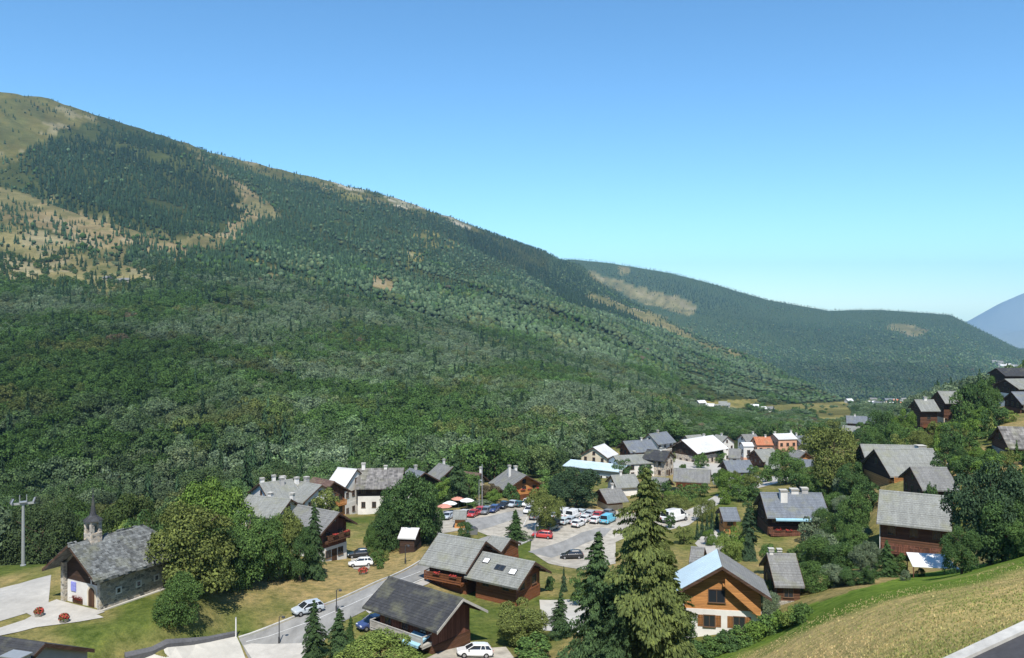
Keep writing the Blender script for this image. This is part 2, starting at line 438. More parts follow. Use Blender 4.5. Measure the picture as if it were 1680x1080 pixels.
def build_terrain():
    az = np.concatenate([np.linspace(-56, -34, 60)[:-1], np.linspace(-34, 34, 520), np.linspace(34, 60, 60)[1:]])
    d = np.concatenate([np.geomspace(4, 60, 60)[:-1], np.geomspace(60, 450, 150)[:-1], np.geomspace(450, 5600, 190)[:-1], np.geomspace(5600, 15400, 40)])
    T = np.tan(np.radians(az))
    X = T[None, :] * d[:, None]; Y = np.repeat(d[:, None], len(az), 1)
    Z = H(X, Y)
    nr, nc = X.shape
    px, py = CX + X / Y * F, HOR - Z / Y * F
    jx, jy = ragged(px, py, X, Y)
    cl = clearing_of(jx, jy, px, py)
    near = Y < 420
    col = np.zeros((nr, nc, 3))
    col[:] = (0.045, 0.055, 0.022)
    # open ground near the village: green and dry grass
    dry = np.clip(0.52 + 0.75 * wob(X, Y, 0.13, 31) + 0.4 * wob(X, Y, 0.6, 32), 0, 1)[..., None]
    grass = np.array((0.088, 0.115, 0.032)) * (1 - dry) + np.array((0.27, 0.21, 0.105)) * dry
    # the steep meadow: mown green strip along its foot, hay-coloured above it
    foot = np.interp(px, [1100, 1200, 1300, 1400, 1500, 1600, 1700], [1080, 1052, 1008, 975, 948, 935, 905])
    q = np.clip((py - foot - 18) / 22 - np.clip((1420 - px) / 260, 0, 1) * 0.7 + 0.7 * wob(X, Y, 0.25, 33) + 0.35 * wob(X, Y, 0.8, 34), 0, 1)[..., None]
    mead = (np.array((0.115, 0.175, 0.035)) * (1 - q) + (np.array((0.48, 0.350, 0.180)) * (0.66 + 0.34 * dry) + np.array((0.085, 0.115, 0.03)) * 0.6 * (1 - dry)) * q)
    is_mead = (px > 1080) & (py > foot - 6) & (Y < 120)
    g = np.where(is_mead[..., None], mead, grass)
    fl = np.where(near & (Y < np.interp(px, DMIN[:, 0], DMIN[:, 1])), 1.0, 0.0)
    fl = np.where(Y < 150, 1.0, fl)
    col = np.where(fl[..., None] > 0, g, col)
    for k, (poly, c) in enumerate(CLEARINGS):
        mk = (cl == k + 1) & (Y > 420)
        col[mk] = CCOL[c] if poly[0][0] < 900 or c != 'ochre' else (0.185, 0.165, 0.085)
    # bare, heathy and greener patches inside the open ground
    pt = (wob(X, Y, 0.02, 71) + 0.7 * wob(X, Y, 0.07, 72))[..., None]
    op = ((cl > 0) & (Y > 420))[..., None]
    col = np.where(op & (pt > 0.02), col * 0.45 + np.array((0.075, 0.085, 0.036)) * 0.55, col)
    col = np.where(op & (pt < -0.65), col * 0.6 + np.array((0.27, 0.235, 0.18)) * 0.4, col)
    mott = (1 + 0.22 * wob(X, Y, 0.09, 41) + 0.18 * wob(X, Y, 0.02, 42))[..., None]
    col = np.clip(col * np.where(near[..., None], 1.0, mott), 0.005, 0.6)
    far2 = (Y > 2400) & (cl == 0) & (px > 900)
    col[far2] = (0.050, 0.075, 0.035)
    col[Y > 6500] = (0.19, 0.245, 0.30)  # far peaks: the blue of the haze put into the ground colour
    verts = np.stack([X, Y, Z], -1).reshape(-1, 3)
    # a skirt round the camera's feet so the sheet has no hole under the viewer
    idx = np.arange(nr * nc).reshape(nr, nc)
    quads = np.stack([idx[:-1, :-1], idx[:-1, 1:], idx[1:, 1:], idx[1:, :-1]], -1).reshape(-1, 4)
    me = bpy.data.meshes.new('terrain')
    me.vertices.add(len(verts)); me.vertices.foreach_set('co', verts.ravel())
    me.loops.add(quads.size); me.loops.foreach_set('vertex_index', quads.ravel().astype(np.int32))
    me.polygons.add(len(quads)); me.polygons.foreach_set('loop_start', np.arange(0, quads.size, 4, dtype=np.int32))
    me.update(calc_edges=True)
    me.polygons.foreach_set('use_smooth', np.ones(len(quads), bool))
    ca = me.attributes.new('tint', 'FLOAT_COLOR', 'POINT')
    ca.data.foreach_set('color', np.concatenate([col.reshape(-1, 3), np.ones((nr * nc, 1))], 1).ravel())
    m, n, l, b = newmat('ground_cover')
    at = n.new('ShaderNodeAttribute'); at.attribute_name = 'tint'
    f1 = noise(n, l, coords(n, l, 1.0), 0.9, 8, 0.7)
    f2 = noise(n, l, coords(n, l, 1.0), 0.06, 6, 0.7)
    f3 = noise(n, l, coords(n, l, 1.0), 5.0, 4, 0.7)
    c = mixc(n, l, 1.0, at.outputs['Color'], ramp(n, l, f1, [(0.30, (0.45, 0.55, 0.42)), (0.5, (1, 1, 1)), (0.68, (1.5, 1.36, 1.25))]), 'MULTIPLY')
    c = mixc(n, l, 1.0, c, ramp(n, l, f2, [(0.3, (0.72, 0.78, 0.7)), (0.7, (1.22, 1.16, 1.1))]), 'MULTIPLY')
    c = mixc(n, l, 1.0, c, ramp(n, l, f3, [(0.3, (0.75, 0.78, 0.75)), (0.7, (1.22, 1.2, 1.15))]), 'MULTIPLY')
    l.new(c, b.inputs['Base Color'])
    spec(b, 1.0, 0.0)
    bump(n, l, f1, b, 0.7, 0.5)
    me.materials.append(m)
    o = bpy.data.objects.new('terrain', me)
    o['kind'] = 'structure'
    COL.objects.link(o)
def bench():
    a, b = ground_at(1592, 1082, 10, 90), ground_at(1682, 1040, 10, 90)
    t = b - a
    a, b = a - t * 0.6, b + t * 1.2
    up = max(h1(a.x + (b.x - a.x) * q, a.y + (b.y - a.y) * q) - (a.z + (b.z - a.z) * q) for q in np.linspace(0.3, 0.62, 12)) + 0.1
    a.z += up; b.z += up
    f = Vector((b.x - a.x, b.y - a.y, 0)).normalized()
    CUT.append((a, b, Vector((f.y, -f.x, 0))))
bench()
build_terrain()

# ------------------------------------------------------------------ mesh helpers
class MB:
    """collects shapes into one mesh"""
    def __init__(s): s.v = []; s.f = []; s.m = []
    def add(s, vs, fs, mi=0):
        k = len(s.v); s.v.extend([tuple(p) for p in vs]); s.f.extend([tuple(i + k for i in f) for f in fs]); s.m.extend([mi] * len(fs))
    def box(s, x0, x1, y0, y1, z0, z1, mi=0):
        s.add([(x0,y0,z0),(x1,y0,z0),(x1,y1,z0),(x0,y1,z0),(x0,y0,z1),(x1,y0,z1),(x1,y1,z1),(x0,y1,z1)],
              [(3,2,1,0),(4,5,6,7),(0,1,5,4),(1,2,6,5),(2,3,7,6),(3,0,4,7)], mi)
    def tube(s, pts, radii, seg=8, mi=0, cap=True):
        rings = []
        pts = [Vector(p) for p in pts]
        for i, p in enumerate(pts):
            t = (pts[min(i+1, len(pts)-1)] - pts[max(i-1, 0)]).normalized()
            a = t.orthogonal().normalized(); b = t.cross(a)
            rings.append([p + (a * math.cos(6.2832 * k / seg) + b * math.sin(6.2832 * k / seg)) * radii[i] for k in range(seg)])
        vs = [q for r in rings for q in r]
        fs = [(i*seg+k, i*seg+(k+1) % seg, (i+1)*seg+(k+1) % seg, (i+1)*seg+k) for i in range(len(pts)-1) for k in range(seg)]
        if cap: fs += [tuple(range(seg-1, -1, -1)), tuple(range((len(pts)-1)*seg, len(pts)*seg))]
        s.add(vs, fs, mi)
    def lathe(s, prof, seg=12, mi=0, c=(0, 0)):
        vs = [(c[0] + r * math.cos(6.2832 * k / seg), c[1] + r * math.sin(6.2832 * k / seg), z) for r, z in prof for k in range(seg)]
        fs = [(i*seg+k, i*seg+(k+1) % seg, (i+1)*seg+(k+1) % seg, (i+1)*seg+k) for i in range(len(prof)-1) for k in range(seg)]
        fs += [tuple(range(seg-1, -1, -1)), tuple(range((len(prof)-1)*seg, len(prof)*seg))]
        s.add(vs, fs, mi)
    def extrude_x(s, prof, x0, x1, mi=0, cap_mi=None):
        """closed (y,z) outline, counter-clockwise seen from +x"""
        n = len(prof)
        s.add([(x0, y, z) for y, z in prof] + [(x1, y, z) for y, z in prof], [(i, (i+1) % n, n + (i+1) % n, n + i) for i in range(n)], mi)
        s.add([(x0, y, z) for y, z in prof], [tuple(range(n-1, -1, -1))], mi if cap_mi is None else cap_mi)
        s.add([(x1, y, z) for y, z in prof], [tuple(range(n))], mi if cap_mi is None else cap_mi)
    def build(s, name, mats, parent=None, smooth=False):
        me = bpy.data.meshes.new(name)
        me.from_pydata(s.v, [], s.f)
        for m in (mats if isinstance(mats, (list, tuple)) else [mats]): me.materials.append(m)
        me.polygons.foreach_set('material_index', s.m)
        bm = bmesh.new(); bm.from_mesh(me); bmesh.ops.recalc_face_normals(bm, faces=bm.faces); bm.to_mesh(me); bm.free()
        if smooth: me.polygons.foreach_set('use_smooth', [True] * len(me.polygons))
        o = bpy.data.objects.new(name, me)
        COL.objects.link(o)
        if parent is not None: o.parent = parent
        return o

def tag(o, label, cat, group=None):
    o['label'] = label; o['category'] = cat
    if group: o['group'] = group
    return o

def empty(name, loc, rz=0.0):
    o = bpy.data.objects.new(name, None)
    o.empty_display_size = 0.5
    o.location = loc; o.rotation_euler = (0, 0, rz)
    COL.objects.link(o)
    return o

def copy_tree(o, parent=None):
    c = o.copy(); COL.objects.link(c); c.parent = parent
    for ch in KIDS.get(o.name, []): copy_tree(ch, c)
    return c
KIDS = {}
def remember(root):
    for ch in root.children:
        KIDS.setdefault(root.name, []).append(ch); remember(ch)
# ------------------------------------------------------------------ trees
MT['leaf_i'] = m_leaf('leaf_forest', 'inst')
MT['leaf_o'] = m_leaf('leaf', 'object')
MT['leaf_g'] = m_leaf('leaf_far', 'geom')
MT['bark'] = m_flecked('bark', (0.10, 0.075, 0.05), 0.4, 8, 0.95, 0.1, 0.5, 0.03, (1, 1, 0.2))
MT['bark_pale'] = m_flecked('pale_bark', (0.33, 0.30, 0.25), 0.35, 6, 0.95, 0.1, 0.3, 0.02, (1, 1, 2.5))

def quads_mesh(name, c, nrm, size, r, mats, aspect=1.5, droop=None):
    """leaf cards: centres, facing directions, sizes -> one mesh of loose quads"""
    n = len(c)
    nrm = nrm / np.maximum(np.linalg.norm(nrm, axis=1, keepdims=True), 1e-6)
    t = r.normal(size=(n, 3))
    if droop is not None: t = droop + 0.25 * t
    t -= nrm * (t * nrm).sum(1, keepdims=True)
    t /= np.maximum(np.linalg.norm(t, axis=1, keepdims=True), 1e-6)
    b = np.cross(nrm, t)
    s = size[:, None]
    bend = nrm * s * 0.18
    q = np.stack([c - t*s*0.5*aspect - bend, c + b*s*0.5, c + t*s*0.5*aspect - bend, c - b*s*0.5], 1)
    me = bpy.data.meshes.new(name)
    me.vertices.add(n * 4); me.vertices.foreach_set('co', q.reshape(-1))
    me.loops.add(n * 4); me.loops.foreach_set('vertex_index', np.arange(n * 4, dtype=np.int32))
    me.polygons.add(n); me.polygons.foreach_set('loop_start', np.arange(0, n * 4, 4, dtype=np.int32))
    me.update(calc_edges=True)
    for m in mats: me.materials.append(m)
    return me

def broadleaf(name, seed, n_leaf, leaf, mat, lobes=22, low=0.10, shape='round'):
    """crown scaled to a unit tree: base at z=0, top at z=1, about 1 across"""
    r = np.random.default_rng(seed)
    cs, rs = [], []
    zc, zr = (1 + low) / 2, (1 - low) / 2
    for k in range(lobes):
        for _ in range(60):
            p = r.uniform(-1, 1, 3)
            if np.linalg.norm(p) < 1: break
        p = p / np.linalg.norm(p) * r.uniform(0.45, 0.80)
        rad = r.uniform(0.20, 0.36) * (1.0 if p[2] < 0.4 else 0.85)
        if shape == 'column': p[0] *= 0.85; p[1] *= 0.85
        if shape == 'flat': p[2] = p[2] * 0.7 - 0.05
        cs.append(p); rs.append(rad)
    cs.append(np.zeros(3)); rs.append(0.55)
    cs, rs = np.array(cs), np.array(rs)
    w = rs ** 2; w[-1] *= 0.5; w /= w.sum()
    k = r.choice(len(cs), n_leaf * 2, p=w)
    dv = r.normal(size=(n_leaf * 2, 3)); dv /= np.linalg.norm(dv, axis=1, keepdims=True)
    dv[:, 2] = np.where(dv[:, 2] < -0.35, -dv[:, 2] * 0.6, dv[:, 2])
    pos = cs[k] + dv * (rs[k] * r.uniform(0.72, 1.08, n_leaf * 2))[:, None]
    dist = np.linalg.norm(pos[:, None] - cs[None], axis=2) / rs[None]
    keep = (dist.min(1) > 0.62)
    pos, dv = pos[keep][:n_leaf], dv[keep][:n_leaf]
    ext = np.percentile(np.abs(pos[:, :2]), 98)
    pos[:, :2] *= 0.5 / ext
    lo, hi = np.percentile(pos[:, 2], 1), pos[:, 2].max()
    pos[:, 2] = low + (pos[:, 2] - lo) / (hi - lo) * (1 - low)
    nr = dv * 1.0 + r.normal(size=dv.shape) * 0.55 + np.array([0, 0, 0.25])
    return quads_mesh(name, pos, nr, leaf * r.uniform(0.6, 1.5, len(pos)), r, [mat])

def conifer(name, seed, whorls, per, steps, mat, slim=1.0, gappy=0.0, size=1.0):
    r = np.random.default_rng(seed)
    C, N, S, D = [], [], [], []
    for w in range(whorls):
        t = (w + r.uniform(-0.3, 0.3)) / whorls
        z0 = 0.05 + 0.95 * t
        L = 0.5 * ((1 - t) ** 0.85) * slim * r.uniform(0.72, 1.12) + 0.012
        nb = max(4, int(per * (1 - 0.55 * t)))
        a0 = r.uniform(0, 6.28)
        for k in range(nb):
            if r.random() < gappy: continue
            a = a0 + 6.283 * (k + r.uniform(-0.3, 0.3)) / nb
            l = L * r.uniform(0.6, 1.18)
            for s_ in range(steps):
                q = (s_ + r.uniform(0.2, 1.0)) / steps
                rad = l * q
                z = z0 + 0.02 * q - 0.085 * q * q * (1 - 0.6 * t) + r.normal() * 0.004
                side = r.normal() * 0.16 * l * (1.1 - q * 0.6)
                x, y = rad * math.cos(a) - side * math.sin(a), rad * math.sin(a) + side * math.cos(a)
                C.append((x, y, min(z, 1.0)))
                N.append((math.cos(a) * 0.55 + r.normal() * 0.3, math.sin(a) * 0.55 + r.normal() * 0.3, 0.85))
                D.append((math.cos(a), math.sin(a), -0.35))
                S.append(size * (0.028 + 0.075 * l / 0.5) * r.uniform(0.7, 1.3))
    C, N, S, D = map(np.array, (C, N, S, D))
    return quads_mesh(name, C, N, S, r, [mat], 1.9, D)

def trunk_mesh(name, mat, conif=False, seed=0):
    r = random.Random(seed)
    mb = MB()
    if conif:
        mb.tube([(0,0,-0.03),(0.002,0,0.3),(0,0.002,0.7),(0,0,0.97)], [0.028,0.021,0.011,0.002], 8)
    else:
        mb.tube([(0,0,-0.03),(0.01,0,0.12),(0.0,0.01,0.3),(0.01,0,0.6),(0,0,0.85)], [0.034,0.026,0.022,0.012,0.003], 8)
        for k in range(7):
            a = k * 2.4 + r.uniform(-0.4, 0.4); z = 0.2 + 0.07 * k
            e = r.uniform(0.2, 0.36)
            mb.tube([(0.005,0,z),(e*0.5*math.cos(a), e*0.5*math.sin(a), z+0.09),(e*math.cos(a), e*math.sin(a), z+0.2)], [0.014,0.009,0.003], 5)
    o = mb.build(name, mat)
    me = o.data
    bpy.data.objects.remove(o)
    return me

TRUNK = {'b': trunk_mesh('trunk', MT['bark']), 'c': trunk_mesh('trunk', MT['bark'], True), 'p': trunk_mesh('trunk', MT['bark_pale'], False, 4)}
# mid-distance crowns, for the forest and the trees between the houses
MID_B = [broadleaf('crown', 100 + k, 3200, 0.037, MT['leaf_i'], 18 + k, 0.06 + 0.03 * (k % 3)) for k in range(7)]
MID_C = [conifer('crown', 200 + k, 26, 9, 4, MT['leaf_i'], 1.0 - 0.1 * (k % 3), 0.05, 1.35) for k in range(4)]
def with_mat(me, mat):
    m2 = me.copy(); m2.materials.clear(); m2.materials.append(mat); return m2
MID_BO = [with_mat(m, MT['leaf_o']) for m in MID_B]
MID_CO = [with_mat(m, MT['leaf_o']) for m in MID_C]
# close crowns: more and smaller leaves
NEAR_B = [broadleaf('crown', 300 + k, 16000, 0.0195, MT['leaf_o'], 34 + 3 * k, 0.08) for k in range(4)]
def spruce(name, seed, mat, n_bough=340, per=270):
    """close spruce: single boughs of uneven length, each a drooping spray of small needle cards"""
    r = np.random.default_rng(seed)
    C, N, S, D = [], [], [], []
    lean = r.uniform(0, 6.28)
    for k in range(n_bough):
        t = (k + r.random()) / n_bough
        t = t ** 0.92
        a = k * 2.399 + r.normal() * 0.35
        prof = 0.5 * (1 - t) ** 0.62 * (0.80 + 0.20 * math.sin(a * 2 + lean + 5 * t))
        l = prof * r.choice([r.uniform(0.3, 0.7), r.uniform(0.75, 1.0), r.uniform(1.0, 1.38)], p=[0.38, 0.40, 0.22]) * (1 + 0.18 * math.sin(a * 1.0 + 9 * t + lean)) + 0.012
        z0 = 0.04 + 0.955 * t
        rise = r.uniform(-0.02, 0.05) * (1 - 0.3 * t)
        drop = r.uniform(0.06, 0.17) * (1 - t) + 0.01
        m = max(7, int(per * (0.25 + 1.5 * l)))
        q = r.uniform(0.08, 1.0, m) ** 0.75
        wdt = 0.30 * l * np.sin(np.clip(q, 0.05, 0.97) * 3.0) + 0.006
        side = r.uniform(-1, 1, m) * wdt
        hang = -np.abs(r.normal(0, 1, m)) * 0.016 * (1 - t)
        z = z0 + rise * q - drop * q * q + hang
        ca, sa = math.cos(a), math.sin(a)
        x, y = l * q * ca - side * sa, l * q * sa + side * ca
        C.append(np.stack([x, y, np.minimum(z, 1.0)], 1))
        N.append(np.stack([ca * 0.5 + r.normal(0, 0.4, m), sa * 0.5 + r.normal(0, 0.4, m), np.full(m, 0.8) + r.normal(0, 0.25, m)], 1))
        D.append(np.stack([ca - sa * np.sign(side) * 0.6, sa + ca * np.sign(side) * 0.6, np.full(m, -0.55)], 1))
        S.append((0.009 + 0.0075 * l / 0.5) * r.uniform(0.6, 1.4, m))
    n = 60                                             # the leader and a thin sheath round the stem
    t = r.uniform(0.9, 1.0, n)
    C.append(np.stack([r.normal(0, 0.008, n), r.normal(0, 0.008, n), t], 1)); N.append(r.normal(size=(n, 3))); D.append(np.tile([0, 0, 1.0], (n, 1))); S.append(np.full(n, 0.015))
    C, N, S, D = map(np.concatenate, (C, N, S, D))
    return quads_mesh(name, C, N, S, r, [mat], 2.0, D)
NEAR_C = [spruce('crown', 400 + k, MT['leaf_o']) for k in range(4)]
BUSH = [broadleaf('crown', 500 + k, 2600, 0.05, MT['leaf_o'], 16 + k, 0.0, 'flat') for k in range(4)]

def add_tree(name, loc, w, h, crown, trunk, tint, label, cat='tree', group=None, rz=None):
    e = empty(name, loc)
    tag(e, label, cat, group)
    for nm, me, col in (('trunk', trunk, None), ('crown', crown, tint)):
        if me is None: continue
        o = bpy.data.objects.new(nm, me)
        COL.objects.link(o); o.parent = e
        o.scale = (w, w, h) if nm == 'crown' else ((h * 0.8 + w * 0.2) * 0.9, (h * 0.8 + w * 0.2) * 0.9, h)
        o.rotation_euler = (0, 0, random.uniform(0, 6.28) if rz is None else rz)
        if col: o.color = (*col, 1)
    return e

# ---- the wood on the mountain: which spots carry a tree, what kind and which green
def hillside_points(d0, d1, spacing, px0, px1, seed, jitter=0.9):
    r = np.random.default_rng(seed)
    pts = []
    d = d0
    while d < d1:
        sp = spacing(d)
        x0, x1 = (px0 - CX) / F * d, (px1 - CX) / F * d
        n = max(1, int((x1 - x0) / sp))
        x = x0 + (np.arange(n) + r.uniform(-0.5, 0.5, n) * jitter + 0.5) * sp
        y = d + r.uniform(-0.5, 0.5, n) * sp * jitter
        pts.append(np.stack([x, y], 1))
        d += sp
    p = np.concatenate(pts)
    z = H(p[:, 0], p[:, 1])
    return np.concatenate([p, z[:, None]], 1)

def tree_choice(p, r):
    """keep mask, conifer flag, tint, height, width for the points of the mountain wood"""
    x, y, z = p.T
    px, py = pix(x, y, z)
    n = len(p)
    jx, jy = ragged(px, py, x, y)
    spill = np.where(px > 900, 0.4, 1.0)                # trees stray over the edges of the openings
    jx = jx + r.normal(0, 9, n) * spill; jy = jy + r.normal(0, 6, n) * spill
    keep = y > np.interp(px, DMIN[:, 0], DMIN[:, 1]) + wob(x, y, 0.05, 55) * 8
    cl = clearing_of(jx, jy, px, py)
    u = r.random(n)
    heath = np.isin(cl, [k + 1 for k, c in enumerate(CLEARINGS) if c[1] == 'heath'])
    clump = np.clip(wob(x, y, 0.03, 73) + 0.8 * wob(x, y, 0.09, 74) - 0.1, 0, 1)
    keep &= (cl == 0) | (u < np.where(cl == 2, 0.12 + 0.7 * clump, np.where(cl == 1, 0.03 + 0.5 * clump, np.where(cl == len(CLEARINGS), 0.08 + 0.35 * clump, np.where(heath, 0.22 + 0.75 * clump, 0.05 + 0.2 * clump)))))
    # thinning upwards on the open left shoulder, and small gaps everywhere
    gaps = wob(x, y, 0.035, 61) + 0.6 * wob(x, y, 0.011, 62)
    keep &= ~((gaps > 0.9) & (py < 520) & (px < 760))
    keep &= ~(in_poly(px, py, DARK) & (wob(x, y, 0.05, 67) + 0.5 * wob(x, y, 0.018, 68) > 0.72))
    thin = np.clip((330 - py) / 80, 0, 0.72) * (px < 330) * ~in_poly(px, py, DARK)
    thin = thin * (cl == 0)
    keep &= r.random(n) > thin
    dark = in_poly(jx, jy, DARK)
    upper = np.clip((520 - py) / 130, 0, 1)
    shoulder = in_poly(px, py, [(760,370),(860,392),(950,428),(1060,505),(1140,555),(1010,520),(930,500),(850,440),(770,410)])
    pc = np.where(dark | shoulder, 0.97, 0.07 + 0.78 * upper + 0.12 * (wob(x, y, 0.02, 63) > 0.5))
    pc = np.where((y > 2600) & (px > 900), np.clip(0.25 + (600 - py) / 130, 0.25, 0.85) + 0.25 * wob(x, y, 0.006, 66), pc)
    con = r.random(n) < pc
    k1, k2 = wob(x, y, 0.03, 64), wob(x, y, 0.05, 65)
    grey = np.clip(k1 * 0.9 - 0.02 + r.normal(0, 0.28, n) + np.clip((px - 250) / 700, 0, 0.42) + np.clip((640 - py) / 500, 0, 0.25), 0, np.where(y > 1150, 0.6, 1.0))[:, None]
    oliv = np.clip(k2 * 0.9 - 0.25 + r.normal(0, 0.35, n), 0, 1)[:, None]
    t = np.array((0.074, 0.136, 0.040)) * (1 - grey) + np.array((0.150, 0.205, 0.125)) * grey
    t = t * (1 - oliv * 0.7) + np.array((0.150, 0.155, 0.055)) * oliv * 0.7
    red = (r.random(n) < 0.004)[:, None]
    t = np.where(red, np.array((0.150, 0.130, 0.080)), t)
    tc = np.array((0.042, 0.076, 0.038)) * np.where(dark | shoulder, 0.85, 1.25)[:, None]
    t = np.where(con[:, None], tc, t) * np.exp(r.normal(0, 0.17, n))[:, None]
    h = np.where(con, r.uniform(8, 20, n), r.uniform(8, 15, n))
    w = np.where(con, h * r.uniform(0.30, 0.42, n), h * r.uniform(0.75, 1.1, n))
    zone = np.where(y > 2400, 1 + 0.32 * wob(x, y, 0.0035, 75), 1.0)[:, None]
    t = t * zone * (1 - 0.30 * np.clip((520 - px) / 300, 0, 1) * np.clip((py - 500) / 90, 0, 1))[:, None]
    t = t * (1 - 0.20 * gully(x, y) * np.clip((y - 300) / 300, 0, 1) * (px < 1250))[:, None]  # relief shading put into the tint: darker in gullies, lighter on ribs
    finer = np.clip((y - 500) / 500, 0, 1)
    h = np.where(con, h, h * (1 - 0.22 * finer)); w = np.where(con, w, w * (1 - 0.22 * finer))
    open_valley = (px > 1110) & (px < 1490) & (y > 400) & (y < 1750)          # gardens and low copses on the valley floor
    keep &= ~(open_valley & (r.random(n) < np.where(y < 900, 0.25, 0.6)))
    h = np.where(open_valley & (y < 920), np.minimum(h * 0.5, 6.0), np.where(open_valley, h * 0.6, h)); w = np.where(open_valley & (y < 920), np.minimum(w, 8.0), w)
    crest = np.minimum(np.abs(py - np.interp(px, SIL1[:, 0], SIL1[:, 1])), np.abs(py - np.interp(px, SIL2[:, 0], SIL2[:, 1])))
    low = np.where(y > 1500, 0.45 + 0.55 * np.clip(crest / 22, 0, 1), 1.0)      # stunted towards the crests
    h = h * low; w = w * (0.5 + 0.5 * low)
    small = (cl > 0) | ((py < 330) & (px < 330) & ~dark)
    h = np.where(small, h * 0.62, h); w = np.where(small, w * 0.7, w)
    return keep, con, t, h, w, px, py

FOREST_SPLIT = 1150.0
def build_forest():
    r = np.random.default_rng(77)
    p = hillside_points(148, FOREST_SPLIT, lambda d: 8.3 - 1.2 * min(max((d - 350) / 400, 0), 1), -280, 1900, 5)
    keep, con, t, h, w, px, py = tree_choice(p, r)
    # right flank above the village keeps its own trees (placed one by one)
    keep &= ~((px > 1380) & (p[:, 1] < 420))
    p, con, t, h, w, px, py = p[keep], con[keep], t[keep], h[keep], w[keep], px[keep], py[keep]
    # the nearest trees of the wood's edge stand as trees of their own
    top = HOR - (p[:, 2] + h) / p[:, 1] * F
    order = np.argsort(p[:, 1] - 0.0 * h)
    vis = (px > -20) & (px < 1700) & (top < 1000)
    single = [i for i in order if vis[i]][:150]
    sset = np.zeros(len(p), bool); sset[single] = True
    for i in single:
        x, y, z = p[i]
        if con[i]:
            lab, nm, cr, tk = 'dark spruce standing in the edge of the wood behind the village', 'spruce_tree', MID_CO[i % len(MID_CO)], TRUNK['c']
        else:
            g, rr = t[i][1], t[i][0] / t[i][1]
            if rr > 0.78: lab = 'olive broadleaf tree in the edge of the wood behind the village'
            elif rr > 0.60: lab = 'grey-green broadleaf tree in the edge of the wood behind the village'
            else: lab = 'deep green broadleaf tree in the edge of the wood behind the village'
            nm, cr, tk = 'broadleaf_tree', (NEAR_B[i % len(NEAR_B)] if y < 260 else MID_BO[i % len(MID_BO)]), TRUNK['b']
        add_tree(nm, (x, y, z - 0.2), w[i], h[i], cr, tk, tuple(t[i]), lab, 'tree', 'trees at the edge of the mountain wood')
    p, con, t, h, w = p[~sset], con[~sset], t[~sset], h[~sset], w[~sset]
    n = len(p)
    print('forest instances', n)
    # instanced wood
    src = bpy.data.collections.new('tree_kinds')
    for k, me in enumerate(MID_B + MID_C):
        o = bpy.data.objects.new('kind_%02d' % k, me); src.objects.link(o)
    me = bpy.data.meshes.new('mountain_wood')
    me.vertices.add(n); me.vertices.foreach_set('co', (p - np.array([0, 0, 0.3])).ravel())
    kind = np.where(con, len(MID_B) + r.integers(0, len(MID_C), n), r.integers(0, len(MID_B), n)).astype(np.int32)
    a = me.attributes.new('sort', 'INT', 'POINT'); a.data.foreach_set('value', kind)
    a = me.attributes.new('turn', 'FLOAT_VECTOR', 'POINT')
    a.data.foreach_set('vector', np.stack([r.normal(0, 0.03, n), r.normal(0, 0.03, n), r.uniform(0, 6.28, n)], 1).ravel())
    a = me.attributes.new('size', 'FLOAT_VECTOR', 'POINT'); a.data.foreach_set('vector', np.stack([w, w, h], 1).ravel())
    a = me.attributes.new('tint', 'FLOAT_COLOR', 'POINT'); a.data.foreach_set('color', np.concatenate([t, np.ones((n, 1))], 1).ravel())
    o = bpy.data.objects.new('mountain_wood', me); COL.objects.link(o)
    o['kind'] = 'stuff'; tag(o, 'dense mixed wood covering the lower mountain slope behind the village', 'forest')
    ng = bpy.data.node_groups.new('plant_trees', 'GeometryNodeTree')
    ng.interface.new_socket('Geometry', in_out='INPUT', socket_type='NodeSocketGeometry')
    ng.interface.new_socket('Geometry', in_out='OUTPUT', socket_type='NodeSocketGeometry')
    N, L = ng.nodes, ng.links
    gi, go = N.new('NodeGroupInput'), N.new('NodeGroupOutput')
    ci = N.new('GeometryNodeCollectionInfo'); ci.inputs['Collection'].default_value = src
    ci.inputs['Separate Children'].default_value = True; ci.inputs['Reset Children'].default_value = True
    ip = N.new('GeometryNodeInstanceOnPoints'); ip.inputs['Pick Instance'].default_value = True
    def attr(nm, dt):
        q = N.new('GeometryNodeInputNamedAttribute'); q.data_type = dt; q.inputs['Name'].default_value = nm
        return next(s for s in q.outputs if s.enabled and s.name == 'Attribute')
    L.new(gi.outputs[0], ip.inputs['Points']); L.new(ci.outputs[0], ip.inputs['Instance'])
    L.new(attr('sort', 'INT'), ip.inputs['Instance Index'])
    er = N.new('FunctionNodeEulerToRotation'); L.new(attr('turn', 'FLOAT_VECTOR'), er.inputs[0]); L.new(er.outputs[0], ip.inputs['Rotation'])
    L.new(attr('size', 'FLOAT_VECTOR'), ip.inputs['Scale'])
    L.new(ip.outputs[0], go.inputs[0])
    md = o.modifiers.new('plant', 'NODES'); md.node_group = ng

